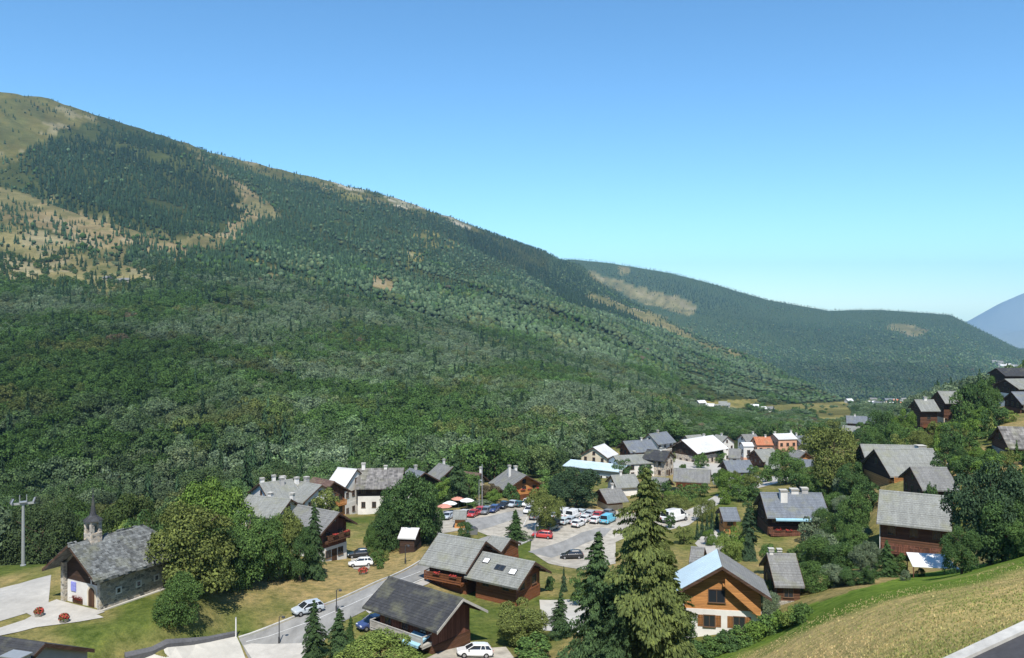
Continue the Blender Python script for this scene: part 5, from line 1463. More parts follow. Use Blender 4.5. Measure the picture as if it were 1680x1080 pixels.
drape('chapel_forecourt', [fa - fs_ * 4.6, fa + fs_ * 4.6, fa + fs_ * 4.4 - fd * 3.4, fa + fs_ * 0.5 - fd * 5.2, fa - fs_ * 4.2 - fd * 4.4], MT['pale_paving'], 0.085, 1.2, True)
# ------------------------------------------------------------------ trees in and around the village, one by one
GREEN = dict(bright=(0.120, 0.195, 0.045), mid=(0.090, 0.155, 0.048), deep=(0.064, 0.115, 0.042), olive=(0.135, 0.165, 0.052), grey=(0.135, 0.180, 0.110), dark=(0.050, 0.085, 0.046),
             spruce=(0.062, 0.106, 0.046), larch=(0.112, 0.142, 0.048), lime=(0.165, 0.225, 0.060), bronze=(0.120, 0.100, 0.062))
_tk = [0]
def T(px, top, base, w, kind, tint, label, d=None, name=None, group=None, cat=None):
    if d is None:
        g = ground_at(px, base); d = g.y
    x = (px - CX) / F * d
    z = h1(x, d)
    h = -(top - HOR) / F * d - z
    wid = w / F * d
    _tk[0] += 1; k = _tk[0]
    if h < 0.8: print('SHORT', px, top, round(h, 2)); h = 1.2
    crown = {'B': NEAR_B, 'b': MID_BO, 'C': NEAR_C, 'c': MID_CO, 's': BUSH}[kind]
    crown = crown[k % len(crown)]
    nm = name or {'B': 'broadleaf_tree', 'b': 'broadleaf_tree', 'C': 'spruce_tree', 'c': 'conifer_tree', 's': 'shrub'}[kind]
    col = sc(GREEN[tint], random.uniform(0.9, 1.1))
    tr = TRUNK['c'] if kind in 'Cc' else TRUNK['b']
    return add_tree(nm, (x, d, z - 0.05), wid, h, crown, tr, col, label, cat or ('shrub' if kind == 's' else 'tree'), group)

# chapel lawn and the group behind it
T(318, 815, 985, 140, 'B', 'olive', 'large round yellow-green maple beside the chapel', 109)
T(290, 943, 1030, 68, 'B', 'mid', 'small round tree on the lawn in front of the maple', 100)
T(346, 778, 970, 110, 'B', 'bright', 'tall bright green tree behind the round maple', 126)
T(402, 838, 965, 95, 'B', 'mid', 'spreading dark green tree between the maple and the slim conifer', 119)
T(372, 850, 975, 70, 'B', 'deep', 'dark leafy tree in the shade of the bright green tree', 116)
T(441, 842, 955, 62, 'B', 'mid', 'leafy tree left of the olive tree in the lawn group', 124)
T(470, 830, 948, 60, 'B', 'olive', 'olive green tree beside the slim dark conifer', 127)
T(515, 824, 945, 52, 'C', 'spruce', 'slim dark conifer in front of the tall red-brown gable', 128)
T(492, 862, 948, 48, 'B', 'deep', 'low dark tree at the foot of the slim conifer', 126)
T(537, 800, 850, 46, 'b', 'olive', 'yellow-green tree in the courtyard under the brown gable', 178)
T(240, 838, 930, 60, 'b', 'deep', 'dark tree rising behind the chapel apse', 128)
T(205, 850, 930, 60, 'b', 'lime', 'light green bush tree behind the bell turret', 150)
# middle of the village
T(672, 768, 905, 84, 'B', 'deep', 'tallest broadleaf tree in the clump by the white-roofed shed', 152)
T(630, 828, 912, 54, 'B', 'deep', 'dense broadleaf tree at the road side of the clump by the shed', 150)
T(706, 816, 898, 48, 'B', 'deep', 'rounded tree on the car park side of the white-roofed shed', 156)
T(646, 800, 908, 50, 'B', 'deep', 'leafy tree in the heart of the clump by the shed', 156)
T(613, 862, 915, 34, 'B', 'mid', 'low leafy tree on the lawn side of the clump by the shed', 148)
T(690, 792, 900, 46, 'B', 'mid', 'tree between the tallest one and the rounded tree by the shed', 160)
T(750, 732, 838, 52, 'C', 'spruce', 'tall dark spruce standing above the village roofs', 200)
T(770, 772, 832, 40, 'b', 'mid', 'broadleaf tree leaning on the tall dark spruce', 203)
T(730, 785, 832, 34, 'b', 'bright', 'fresh green tree beside the tall dark spruce', 204)
T(800, 792, 826, 36, 'b', 'bronze', 'bronze-tinted bush by the orange-balconied chalet', 210)
T(812, 806, 828, 30, 'b', 'bright', 'bright green bush at the corner of the orange-balconied chalet', 206)
T(792, 820, 836, 34, 's', 'grey', 'clipped grey-green hedge bush behind the parked cars', 200)
T(775, 822, 838, 22, 's', 'mid', 'clipped green hedge bush beside the red car row', 199)
T(846, 836, 892, 42, 'C', 'deep', 'stout dark conifer on the car park edge', 163)
T(893, 798, 872, 58, 'B', 'olive', 'olive tree in the middle of the car park', 172)
T(945, 762, 838, 84, 'B', 'dark', 'broad dark tree between the car park and the pale blue roof', 196)
T(912, 785, 838, 52, 'b', 'mid', 'green tree against the broad dark tree', 200)
T(908, 770, 826, 60, 'b', 'mid', 'wood-edge tree over the car park lodge', 228)
# the spruces in front
T(1060, 768, 1120, 192, 'C', 'larch', 'very tall yellow-green spruce in the front garden', 84)
T(982, 872, 1110, 140, 'C', 'spruce', 'second spruce standing against the very tall one', 86)
T(1098, 905, 1100, 120, 'C', 'larch', 'shorter spruce on the chalet side of the very tall one', 88)
T(1020, 930, 1110, 100, 'C', 'spruce', 'low spruce between the two tall front spruces', 82)
T(920, 968, 1070, 46, 'C', 'spruce', 'slim young spruce beside the white terrace', 103)
T(853, 985, 1072, 88, 'B', 'olive', 'olive bushy tree beside the gable of the dark-roofed chalet', 103)
T(925, 928, 968, 15, 'c', 'dark', 'narrow clipped cypress by the car park verge', 126)
T(903, 944, 968, 16, 's', 'deep', 'round clipped bush by the car park verge', 127)
T(956, 940, 1000, 40, 'b', 'mid', 'bush tree behind the second front spruce', 118)
T(880, 1040, 1085, 70, 's', 'mid', 'spreading shrub at the corner of the gravel yard', 96)
T(515, 984, 1078, 52, 'C', 'spruce', 'young spruce on the pavement corner, the lower of two', 97)
T(556, 998, 1084, 62, 'C', 'spruce', 'young spruce on the pavement corner, the broader of two', 95)
T(625, 1042, 1098, 130, 'B', 'lime', 'light green feathery shrub in front of the dark-roofed chalet', 90, cat='shrub', name='shrub')
T(575, 1010, 1075, 26, 'C', 'deep', 'thin conifer against the broader young spruce', 99)
# right half of the village
for k, (px, tp) in enumerate(((1152, 846), (1160, 842), (1168, 838), (1176, 834), (1184, 830), (1144, 852))):
    T(px, tp, tp + 34, 13, 'c', 'dark', 'narrow dark thuja in the row along the lane', None, 'thuja_tree', 'thuja row along the lane')
T(1228, 828, 905, 44, 'C', 'dark', 'dark conifer between the orange hut and the blue awning', 142)
T(1196, 872, 905, 42, 'B', 'lime', 'lime green bush tree at the end of the pale driveway', 140)
T(1212, 858, 900, 30, 'b', 'bright', 'bright bush between the lime green bush and the dark conifer', 143)
T(1118, 800, 832, 42, 'b', 'olive', 'olive bush under the grey-roofed street chalet', 200)
T(1085, 806, 850, 44, 'b', 'bronze', 'rust-tinted bush behind the top of the very tall spruce', 195)
T(1150, 792, 822, 28, 'b', 'mid', 'green tree at the corner of the grey-roofed street chalet', 214)
T(1193, 768, 822, 44, 'B', 'bright', 'bright green tree in front of the blue-grey slate house', 212)
T(1212, 792, 836, 34, 'b', 'mid', 'leafy tree above the orange hut', 200)
T(1235, 792, 832, 30, 'b', 'deep', 'dark bush tree behind the blue awning chalet', 200)
T(1290, 732, 806, 54, 'B', 'mid', 'round tree standing alone by the village street', 222)
T(1312, 775, 808, 36, 'b', 'deep', 'dark low tree behind the blue awning chalet', 208)
T(1368, 698, 832, 92, 'B', 'olive', 'big olive tree between the village street and the slope', 192)
T(1340, 760, 830, 50, 'B', 'mid', 'green tree on the street side of the big olive tree', 190)
T(1398, 755, 845, 50, 'B', 'deep', 'dark tree on the slope side of the big olive tree', 176)
T(1402, 800, 905, 46, 'B', 'mid', 'tall narrow tree beside the broad grey-roofed chalet', 146)
T(1366, 842, 880, 40, 'b', 'lime', 'lime green round bush beside the blue awning chalet', 156)
T(1385, 870, 915, 42, 'B', 'mid', 'leafy tree beneath the lime green round bush', 140)
# thicket between the orange gable and the meadow
for k, (px, tp, bs, w, d, tn) in enumerate(((1325,890,960,62,122,'mid'),(1352,880,960,60,118,'grey'),(1380,892,965,58,114,'deep'),(1408,890,962,54,112,'mid'),(1432,900,955,44,112,'grey'),
        (1312,920,985,52,106,'deep'),(1340,925,985,56,103,'mid'),(1372,925,978,52,102,'grey'),(1400,930,972,46,100,'deep'),(1270,945,1000,40,104,'olive'),(1290,935,995,44,106,'grey'),(1265,890,940,36,126,'mid'))):
    T(px, tp, bs, w, 'B', tn, 'leafy %s tree in the thicket between the orange-gabled chalet and the meadow' % {'mid': 'green', 'grey': 'grey-green', 'deep': 'dark green', 'olive': 'olive'}[tn], d, None, 'thicket below the chalets')
T(1455, 885, 958, 42, 'C', 'deep', 'dark conifer at the terrace of the broad grey-roofed chalet', 104)
T(1475, 905, 950, 30, 'b', 'mid', 'small green tree beside the terrace canopy', 106)
for k, (px, tp, w, tn) in enumerate(((1318,988,34,'mid'),(1300,994,36,'lime'),(1282,1000,36,'bright'),(1262,1008,40,'mid'),(1240,1018,42,'bright'),(1216,1026,44,'mid'),(1192,1034,46,'deep'),(1166,1042,46,'mid'),(1140,1050,48,'deep'),(1112,1058,50,'mid'),(1086,1062,46,'lime'))):
    T(px, tp, tp + 34, w, 's', tn, 'rounded shrub in the hedge along the foot of the meadow', None, None, 'hedge along the foot of the meadow')
T(1110, 1000, 1062, 60, 'B', 'deep', 'dark shrub tree under the left eave of the orange-gabled chalet', 92)
T(1255, 968, 1012, 46, 'B', 'grey', 'grey-green shrub against the white ground floor of the orange-gabled chalet', 98)
# trees at the top of the meadow and on the slope
T(1626, 752, 938, 118, 'B', 'dark', 'largest dark tree at the top of the meadow', 98)
T(1578, 858, 952, 60, 'B', 'deep', 'small tree with pale trunk at the top of the meadow', 90)
T(1652, 800, 925, 90, 'B', 'deep', 'dark tree beside the largest one at the top of the meadow', 96)
T(1672, 760, 905, 70, 'B', 'mid', 'tall green tree by the weathered grey roof', 118)
T(1690, 850, 918, 60, 'B', 'mid', 'leafy tree on the crest of the meadow', 92)
T(1525, 790, 812, 28, 's', 'deep', 'low dark shrub on the roof edge terrace', 140)
U = [(1432,700,748,40,250,'mid'),(1450,672,745,42,262,'deep'),(1468,690,745,40,240,'mid'),(1485,668,742,40,250,'bright'),(1500,700,748,36,232,'mid'),(1424,712,748,30,240,'deep'),(1478,712,750,36,222,'olive'),
     (1560,690,760,40,225,'bright'),(1578,640,735,36,252,'mid'),(1592,628,735,34,256,'deep'),(1606,622,735,36,260,'deep'),(1620,615,730,38,262,'mid'),(1635,660,745,36,225,'deep'),(1588,690,765,38,215,'mid'),
     (1605,700,770,40,205,'bright'),(1625,712,775,44,196,'mid'),(1545,710,770,36,215,'olive'),(1530,725,772,34,208,'mid'),(1650,672,720,34,228,'lime'),(1575,722,772,40,200,'deep'),(1640,745,800,46,172,'deep'),(1600,748,812,44,168,'mid'),
     (1664,745,800,46,162,'mid'),(1534,690,745,24,238,'olive'),(1490,722,755,28,215,'olive'),(1515,735,770,34,205,'mid')]
for px, tp, bs, w, d, tn in U:
    T(px, tp, bs, w, 'B' if w > 37 else 'b', tn, 'tall %s tree in the wooded slope below the apartment blocks' % {'mid': 'green', 'deep': 'dark green', 'bright': 'bright green', 'olive': 'olive', 'lime': 'lime green'}[tn], d, None, 'trees on the slope below the apartments')
V = [(1150,742,772,26,300,'mid'),(1205,735,760,26,335,'deep'),(1180,738,762,22,330,'mid'),(1020,752,780,30,270,'deep'),(960,776,810,34,235,'mid'),(1060,760,790,26,268,'deep'),(1330,722,760,34,330,'olive'),(1350,705,750,34,345,'mid'),
     (1345,690,720,30,420,'mid'),(1330,690,715,28,430,'deep'),(1310,690,712,28,450,'mid'),(1365,688,712,26,440,'olive'),(1400,705,735,30,335,'deep'),(1420,690,725,30,350,'mid'),(1440,695,735,32,320,'deep'),(1275,690,708,26,470,'mid'),(1250,692,710,26,460,'deep')]
for px, tp, bs, w, d, tn in V:
    T(px, tp, bs, w, 'b', tn, '%s garden tree among the houses of the upper village' % {'mid': 'green', 'deep': 'dark green', 'olive': 'olive'}[tn], d, None, 'garden trees of the upper village')

# the gardens and the slope fill up with more of the same
def fill(poly, n, hts, kinds, tints, label, group, seed, px_min=9):
    r_ = random.Random(seed); done = 0; spots = []
    xs = [p[0] for p in poly]; ys = [p[1] for p in poly]
    for _ in range(n * 12):
        if done >= n: break
        px, py = r_.uniform(min(xs), max(xs)), r_.uniform(min(ys), max(ys))
        if not in_poly(np.array([px]), np.array([py]), poly)[0]: continue
        g = ground_at(px, py, 60, 420)
        if any((Vector((g.x, g.y)) - hd['mid']).length < max(hd['L'], hd['W']) * 0.62 + 1.0 for hd in HOUSES.values()): continue
        if any((Vector((g.x, g.y)) - q).length < 3.2 for q in spots): continue
        spots.append(Vector((g.x, g.y))); done += 1
        h = r_.uniform(*hts); k = r_.choice(kinds); tn = r_.choice(tints); w = h * r_.uniform(0.7, 1.0) if k != 'c' else h * 0.42
        T(px, py - h / g.y * F, py, w / g.y * F, k, tn, label % {'mid': 'green', 'deep': 'dark green', 'bright': 'bright green', 'olive': 'olive', 'lime': 'lime green', 'grey': 'grey-green', 'dark': 'very dark green', 'spruce': 'blackish'}[tn], g.y, None, group)
fill([(1425,705),(1490,722),(1560,712),(1630,690),(1640,740),(1690,760),(1690,770),(1640,800),(1560,800),(1540,772),(1440,745)], 40, (3, 7), ['B', 'b', 'b', 'c'], ['mid', 'deep', 'bright', 'olive'], '%s tree in the belt of woodland climbing the slope', 'woodland climbing the slope', 3)
fill([(1040,800),(1180,800),(1240,790),(1240,880),(1150,900),(1070,900)], 20, (2.5, 6), ['B', 'b', 's'], ['mid', 'deep', 'olive', 'bright'], '%s garden bush tree around the lane above the car park', 'garden trees along the lane', 5)
fill([(1340,810),(1425,800),(1425,950),(1340,960),(1325,920)], 20, (2.5, 6), ['B', 'b'], ['mid', 'deep', 'grey'], '%s tree in the gardens between the blue awning and the meadow', 'gardens between the awning and the meadow', 6)
fill([(700,815),(960,800),(960,826),(760,828),(710,832)], 11, (3, 7), ['b', 's', 'b'], ['mid', 'deep', 'bright'], '%s garden tree among the houses behind the car park', 'garden trees behind the car park', 7)
fill([(1000,740),(1300,735),(1320,800),(1180,800),(1000,790)], 14, (2.5, 5), ['b', 'b', 's'], ['mid', 'deep', 'olive'], '%s tree between the houses along the village street', 'trees along the village street', 8)
fill([(690,880),(760,905),(800,885),(770,872),(700,878)], 3, (2.0, 3.5), ['s', 'b'], ['mid', 'deep'], '%s bush on the verge between the pale-roofed pair and the gravel', 'bushes on the gravel verge', 14)
fill([(600,905),(690,890),(690,915),(620,935)], 6, (1.2, 3.0), ['s', 'b'], ['mid', 'olive'], '%s bush on the grass bank by the road bend', 'bushes on the road bank', 15)
fill([(880,960),(1000,950),(1110,930),(1110,1000),(940,1030)], 8, (3, 6), ['B', 'C'], ['mid', 'deep', 'olive'], '%s tree in the garden behind the front spruces', 'garden behind the front spruces', 9)
fill([(1420,890),(1480,938),(1560,950),(1480,955),(1400,975)], 8, (1.0, 2.2), ['s', 'B'], ['mid', 'deep', 'grey'], '%s shrub at the foot of the terrace above the meadow', 'shrubs at the terrace', 10)

# ------------------------------------------------------------------ cars
def m_paint(name, c):
    m, n, l, b = newmat(name)
    f = noise(n, l, coords(n, l, 1.0), 2.0, 3)
    l.new(ramp(n, l, f, [(0.2, sc(c, 0.92)), (0.8, sc(c, 1.06))]), b.inputs['Base Color'])
    spec(b, 0.32, 0.5); b.inputs['Coat Weight'].default_value = 0.5; b.inputs['Coat Roughness'].default_value = 0.1
    return m
CARS = {'white': (0.68, 0.68, 0.67), 'silver': (0.42, 0.46, 0.49), 'black': (0.012, 0.013, 0.015), 'red': (0.42, 0.035, 0.03), 'blue': (0.04, 0.06, 0.16), 'teal': (0.03, 0.11, 0.12), 'grey': (0.16, 0.165, 0.17), 'sky': (0.12, 0.42, 0.55), 'pale': (0.50, 0.56, 0.57)}
CM = {k: m_paint('car_paint_' + k, v) for k, v in CARS.items()}
MT['tyre'] = m_plain('rubber', (0.018, 0.018, 0.018), 0.9, 0.1)
MT['rim'] = m_plain('alloy', (0.42, 0.42, 0.43), 0.35, 0.5, 0.7)
MT['lamp_clear'] = m_plain('headlamp', (0.66, 0.68, 0.70), 0.15, 0.6)
MT['lamp_red'] = m_plain('tail_lamp', (0.40, 0.02, 0.02), 0.25, 0.5)
MT['trim'] = m_plain('black_trim', (0.02, 0.02, 0.021), 0.6, 0.3)

def loft(mb, rings, mi=0, caps=True):
    n = len(rings[0])
    vs = [p for r_ in rings for p in r_]
    fs = [(i*n+k, i*n+(k+1) % n, (i+1)*n+(k+1) % n, (i+1)*n+k) for i in range(len(rings)-1) for k in range(n)]
    if caps: fs += [tuple(range(n-1, -1, -1)), tuple(range((len(rings)-1)*n, len(rings)*n))]
    mb.add(vs, fs, mi)

def car_proto(kind):
    van = kind == 'van'
    L, Wd = (4.9, 1.95) if van else (4.1, 1.74)
    hw = Wd / 2
    root = empty('parked_car', (0, 0, -500))
    def ring(x, w, zl, zb):
        return [(x, -w*0.9, zl), (x, -w, zl+0.14), (x, -w, zb-0.14), (x, -w*0.93, zb), (x, w*0.93, zb), (x, w, zb-0.14), (x, w, zl+0.14), (x, w*0.9, zl)]
    if van: st = [(-2.43, 0.86, 0.42, 0.95), (-2.32, 0.97, 0.28, 1.06), (-1.2, 1.0, 0.25, 1.1), (0.6, 1.0, 0.25, 1.1), (1.7, 0.99, 0.25, 1.08), (2.2, 0.95, 0.28, 0.96), (2.42, 0.84, 0.4, 0.78)]
    else: st = [(-2.04, 0.80, 0.42, 0.86), (-1.92, 0.95, 0.30, 0.95), (-1.2, 1.0, 0.24, 0.98), (0.2, 1.0, 0.24, 0.96), (1.0, 0.99, 0.24, 0.92), (1.7, 0.93, 0.28, 0.80), (2.04, 0.76, 0.40, 0.66)]
    mb = MB(); loft(mb, [ring(x, hw*w, zl, zb) for x, w, zl, zb in st]); body = mb.build('body', CM['white'], root, False)
    # glasshouse: dark glass with a painted roof and pillars
    def gh(x, w, z): return [(x, -hw*w, z), (x, hw*w, z)]
    zt = 1.92 if van else 1.44
    if van: b0, b1, t0, t1 = -2.3, 1.75, -2.18, 0.85
    else: b0, b1, t0, t1 = -1.92, 1.02, -1.5, 0.22
    zb = 1.05 if van else 0.93
    mb = MB()
    lo = [(b0, -hw*0.92, zb), (b1, -hw*0.90, zb), (b1, hw*0.90, zb), (b0, hw*0.92, zb)]
    hi = [(t0, -hw*0.76, zt-0.06), (t1, -hw*0.76, zt-0.06), (t1, hw*0.76, zt-0.06), (t0, hw*0.76, zt-0.06)]
    mb.add(lo + hi, [(0,1,5,4), (1,2,6,5), (2,3,7,6), (3,0,4,7)]); mb.build('window_band', MT['glass'], root)
    mb = MB()
    loft(mb, [[(t0-0.06, -hw*0.74, zt-0.07), (t0-0.06, hw*0.74, zt-0.07), (t0-0.02, hw*0.7, zt-0.03), (t0-0.02, -hw*0.7, zt-0.03)],
              [(t0+0.3, -hw*0.79, zt-0.07), (t0+0.3, hw*0.79, zt-0.07), (t0+0.3, hw*0.72, zt+0.02), (t0+0.3, -hw*0.72, zt+0.02)],
              [(t1-0.3, -hw*0.79, zt-0.07), (t1-0.3, hw*0.79, zt-0.07), (t1-0.3, hw*0.72, zt+0.02), (t1-0.3, -hw*0.72, zt+0.02)],
              [(t1+0.06, -hw*0.74, zt-0.08), (t1+0.06, hw*0.74, zt-0.08), (t1+0.02, hw*0.7, zt-0.03), (t1+0.02, -hw*0.7, zt-0.03)]])
    mb.build('car_roof', CM['white'], root)
    mb = MB()
    for s in (-1, 1):
        for (xb, xt) in ((b0, t0), (b1, t1), ((b0+b1)/2 - 0.1, (t0+t1)/2), (b0*0.62, t0*0.68) if not van else (b0*0.4, t0*0.4)):
            mb.tube([(xb, s*hw*0.915, zb-0.02), (xt, s*hw*0.765, zt-0.05)], [0.05, 0.045], 5)
    mb.build('pillar', CM['white'], root)
    if van:
        mb = MB()
        for s in (-1, 1):
            mb.add([(-2.2, s*hw*0.925, zb), (0.55, s*hw*0.915, zb), (0.55, s*hw*0.78, zt-0.07), (-2.1, s*hw*0.78, zt-0.07), (-2.2, s*hw*0.9, zb), (0.55, s*hw*0.89, zb), (0.55, s*hw*0.75, zt-0.07), (-2.1, s*hw*0.75, zt-0.07)], [(0,1,2,3), (7,6,5,4), (0,4,5,1), (1,5,6,2), (2,6,7,3), (3,7,4,0)])
        mb.build('side_panel', CM['white'], root)
    wr = 0.33 if van else 0.31
    for x in ((-1.45, 1.5) if van else (-1.25, 1.28)):
        for s in (-1, 1):
            mb = MB(); mb.lathe([(wr*0.6, -0.1), (wr*0.96, -0.1), (wr, -0.05), (wr, 0.05), (wr*0.96, 0.1), (wr*0.6, 0.1)], 16)
            w_ = mb.build('wheel', MT['tyre'], root); w_.location = (x, s*(hw-0.07), wr); w_.rotation_euler = (math.pi/2 if s < 0 else -math.pi/2, 0, 0)
            mb = MB(); mb.lathe([(wr*0.62, 0.06), (wr*0.55, 0.105), (wr*0.2, 0.115), (0.03, 0.12)], 12); mb.build('rim', MT['rim'], w_)
    xf, xr = (2.36, -2.42) if van else (1.93, -2.03)
    for s in (-1, 1):
        mb = MB(); mb.box(xf-0.12, xf+0.05, s*hw*0.62-0.17, s*hw*0.62+0.17, 0.6, 0.74); mb.build('headlight', MT['lamp_clear'], root)
        mb = MB(); mb.box(xr-0.03, xr+0.08, s*hw*0.68-0.1, s*hw*0.68+0.1, 0.68, 0.9); mb.build('taillight', MT['lamp_red'], root)
        mb = MB(); mb.box((1.35 if van else 0.72), (1.5 if van else 0.86), s*(hw+0.02), s*(hw+0.17), zb, zb+0.13); mb.build('wing_mirror', MT['trim'], root)
    for x in (xf+0.06, xr-0.04):
        mb = MB(); mb.box(x-0.06, x+0.03, -hw*0.78, hw*0.78, 0.36, 0.52); mb.build('bumper', MT['trim'], root)
    mb = MB(); mb.box(xr-0.085, xr-0.075, -0.26, 0.26, 0.55, 0.66); mb.build('number_plate', MT['dish'], root)
    remember(root)
    return root
PROTO = {'car': car_proto('car'), 'van': car_proto('van')}
def car(px, py, heading, colour, label, kind='car', group=None, name=None, size=1.0):
    g = ground_at(px, py)
    o = copy_tree(PROTO[kind])
    # lie on the local slope
    e = 0.5
    gx = (h1(g.x+e, g.y) - h1(g.x-e, g.y)) / (2*e); gy = (h1(g.x, g.y+e) - h1(g.x, g.y-e)) / (2*e)
    n = Vector((-gx, -gy, 1)).normalized()
    fx = Vector((math.cos(R(heading)), math.sin(R(heading)), 0)); fx = (fx - n * fx.dot(n)).normalized()
    fy = n.cross(fx)
    o.matrix_world = Matrix.Translation(Vector((g.x, g.y, g.z + 0.06))) @ Matrix((fx, fy, n)).transposed().to_4x4() @ Matrix.Scale(size, 4)
    o.name = name or ('parked_van' if kind == 'van' else 'parked_car')
    for ch in o.children:
        if ch.data.materials and ch.data.materials[0] == CM['white'] and colour != 'white':
            key = (kind, ch.data.name, colour)
            if key not in WCACHE:
                m2 = ch.data.copy(); m2.materials.clear(); m2.materials.append(CM[colour]); WCACHE[key] = m2
            ch.data = WCACHE[key]
    tag(o, label, 'van' if kind == 'van' else 'car', group or 'cars in the village')
    return o
car(505, 1006, 215, 'silver', 'silver-blue hatchback driving on the main road', name='car')
car(889, 883, 172, 'red', 'red car parked at the edge of the gravel car park')
car(938, 917, 180, 'black', 'black car parked alone on the near side of the car park')
car(612, 1030, 215, 'blue', 'dark blue car under the balcony of the dark-roofed chalet')
car(778, 1078, 190, 'white', 'white car in the yard by the gable of the dark-roofed chalet')
car(590, 915, 190, 'black', 'black car beside the white ground floor of the tall gabled chalet')
car(592, 930, 190, 'white', 'white car just below the black one at the tall gabled chalet')
row = [(735,852,'silver','silver car beside the orange kiosk'),(776,848,'red','red car just past the orange kiosk'),(787,843,'red','red car second from the orange kiosk'),(797,843,'grey','grey car in the row by the hedge bushes'),(810,840,'blue','dark blue car in the row by the hedge bushes'),
       (826,834,'black','black car under the orange-balconied chalet'),(840,832,'silver','silver car under the orange-balconied chalet')]
for px, py, c, lab in row: car(px, py, 250, c, lab)
car(866, 832, 250, 'white', 'white van parked beside the orange-balconied chalet', 'van')
car(868, 842, 250, 'white', 'white car just in front of the white van by the orange balconies')
car(904, 870, 60, 'teal', 'teal car beside the olive tree on the car park')
car(914, 862, 60, 'black', 'black car between the teal car and the broad dark tree')
car(927, 860, 60, 'pale', 'pale green-grey car next to the teal car')
car(926, 848, 60, 'white', 'white van under the broad dark tree', 'van')
car(941, 850, 60, 'white', 'white van with its nose beside a parked white car', 'van')
car(949, 864, 60, 'white', 'white car in front of the white vans')
car(962, 856, 60, 'white', 'white car next to the sky-blue van')
car(970, 848, 60, 'silver', 'silver car behind the white car next to the sky-blue van')
more = [(880,852,'grey','grey car under the olive tree on the car park'),(897,858,'blue','dark blue car close behind the teal car'),(938,858,'silver','silver car between the white vans and the white car'),(955,846,'pale','pale car tucked behind the white vans'),(979,858,'white','white car squeezed between the silver car and the sky-blue van'),
        (984,850,'red','red car behind the sky-blue van'),(912,850,'silver','silver car in the shade of the broad dark tree'),(852,832,'teal','teal car beside the white van by the orange balconies'),(764,847,'white','white car right behind the kiosk'),(1000,846,'grey','grey car at the far corner by the lodge')]
for px, py, c, lab in more: car(px, py, 60, c, lab)
car(998, 858, 60, 'sky', 'sky-blue van on the car park', 'van')
car(1107, 856, 40, 'white', 'big white camper van on the lane above the car park', 'van', size=1.35)
car(1572, 768, 20, 'white', 'white car on the slope beside the mid-grey roof')
car(1584, 764, 20, 'black', 'black car on the slope behind the white one')
for p_ in PROTO.values():
    for ch in list(p_.children_recursive) + [p_]: bpy.data.objects.remove(ch)

# ------------------------------------------------------------------ posts, lamps, lift pylon, planters
def lamp_post(px, py, top, label, dark=True, arm=0.5):
    g = ground_at(px, py); H_ = (py - top) / F * g.y
    m = MT['metal_dark'] if dark else MT['metal_grey']
    e = empty('street_lamp', g); tag(e, label, 'street lamp', 'street lamps')
    mb = MB(); mb.lathe([(0.13, -0.2), (0.13, 0.8), (0.07, 0.85), (0.055, H_)], 8); mb.build('pole', m, e)
    mb = MB(); mb.tube([(0, 0, H_-0.05), (arm*0.5, 0, H_+0.1), (arm, 0, H_+0.08)], [0.04, 0.035, 0.03], 6); mb.build('arm', m, e)
    mb = MB(); mb.lathe([(0.05, H_+0.1), (0.2, H_), (0.22, H_-0.12), (0.12, H_-0.18)], 10, 0, (arm, 0)); mb.build('lamp_head', m, e)
lamp_post(458, 1056, 1012, 'dark street lamp on the pale pavement corner')
lamp_post(552, 1004, 968, 'dark street lamp behind the two young spruces')
lamp_post(786, 832, 788, 'pale lamp post behind the parked cars', False)
lamp_post(878, 884, 862, 'short pale lamp post beside the red car', False)
lamp_post(665, 925, 895, 'dark street lamp on the grass by the road bend')
def post(px, py, top, label, mat='cloth_white'):
    g = ground_at(px, py); H_ = (py - top) / F * g.y
    e = empty('marker_post', g); tag(e, label, 'post')
    mb = MB(); mb.lathe([(0.09, -0.2), (0.08, H_)], 8); mb.build('post', MT[mat], e)
    mb = MB(); mb.lathe([(0.10, H_), (0.1, H_+0.05), (0.03, H_+0.1)], 8); mb.build('post_cap', MT['metal_grey'], e)
post(387, 1046, 1014, 'tall white marker post at the corner of the pale forecourt')
post(791, 834, 763, 'tall pale mast behind the parked cars', 'metal_grey')
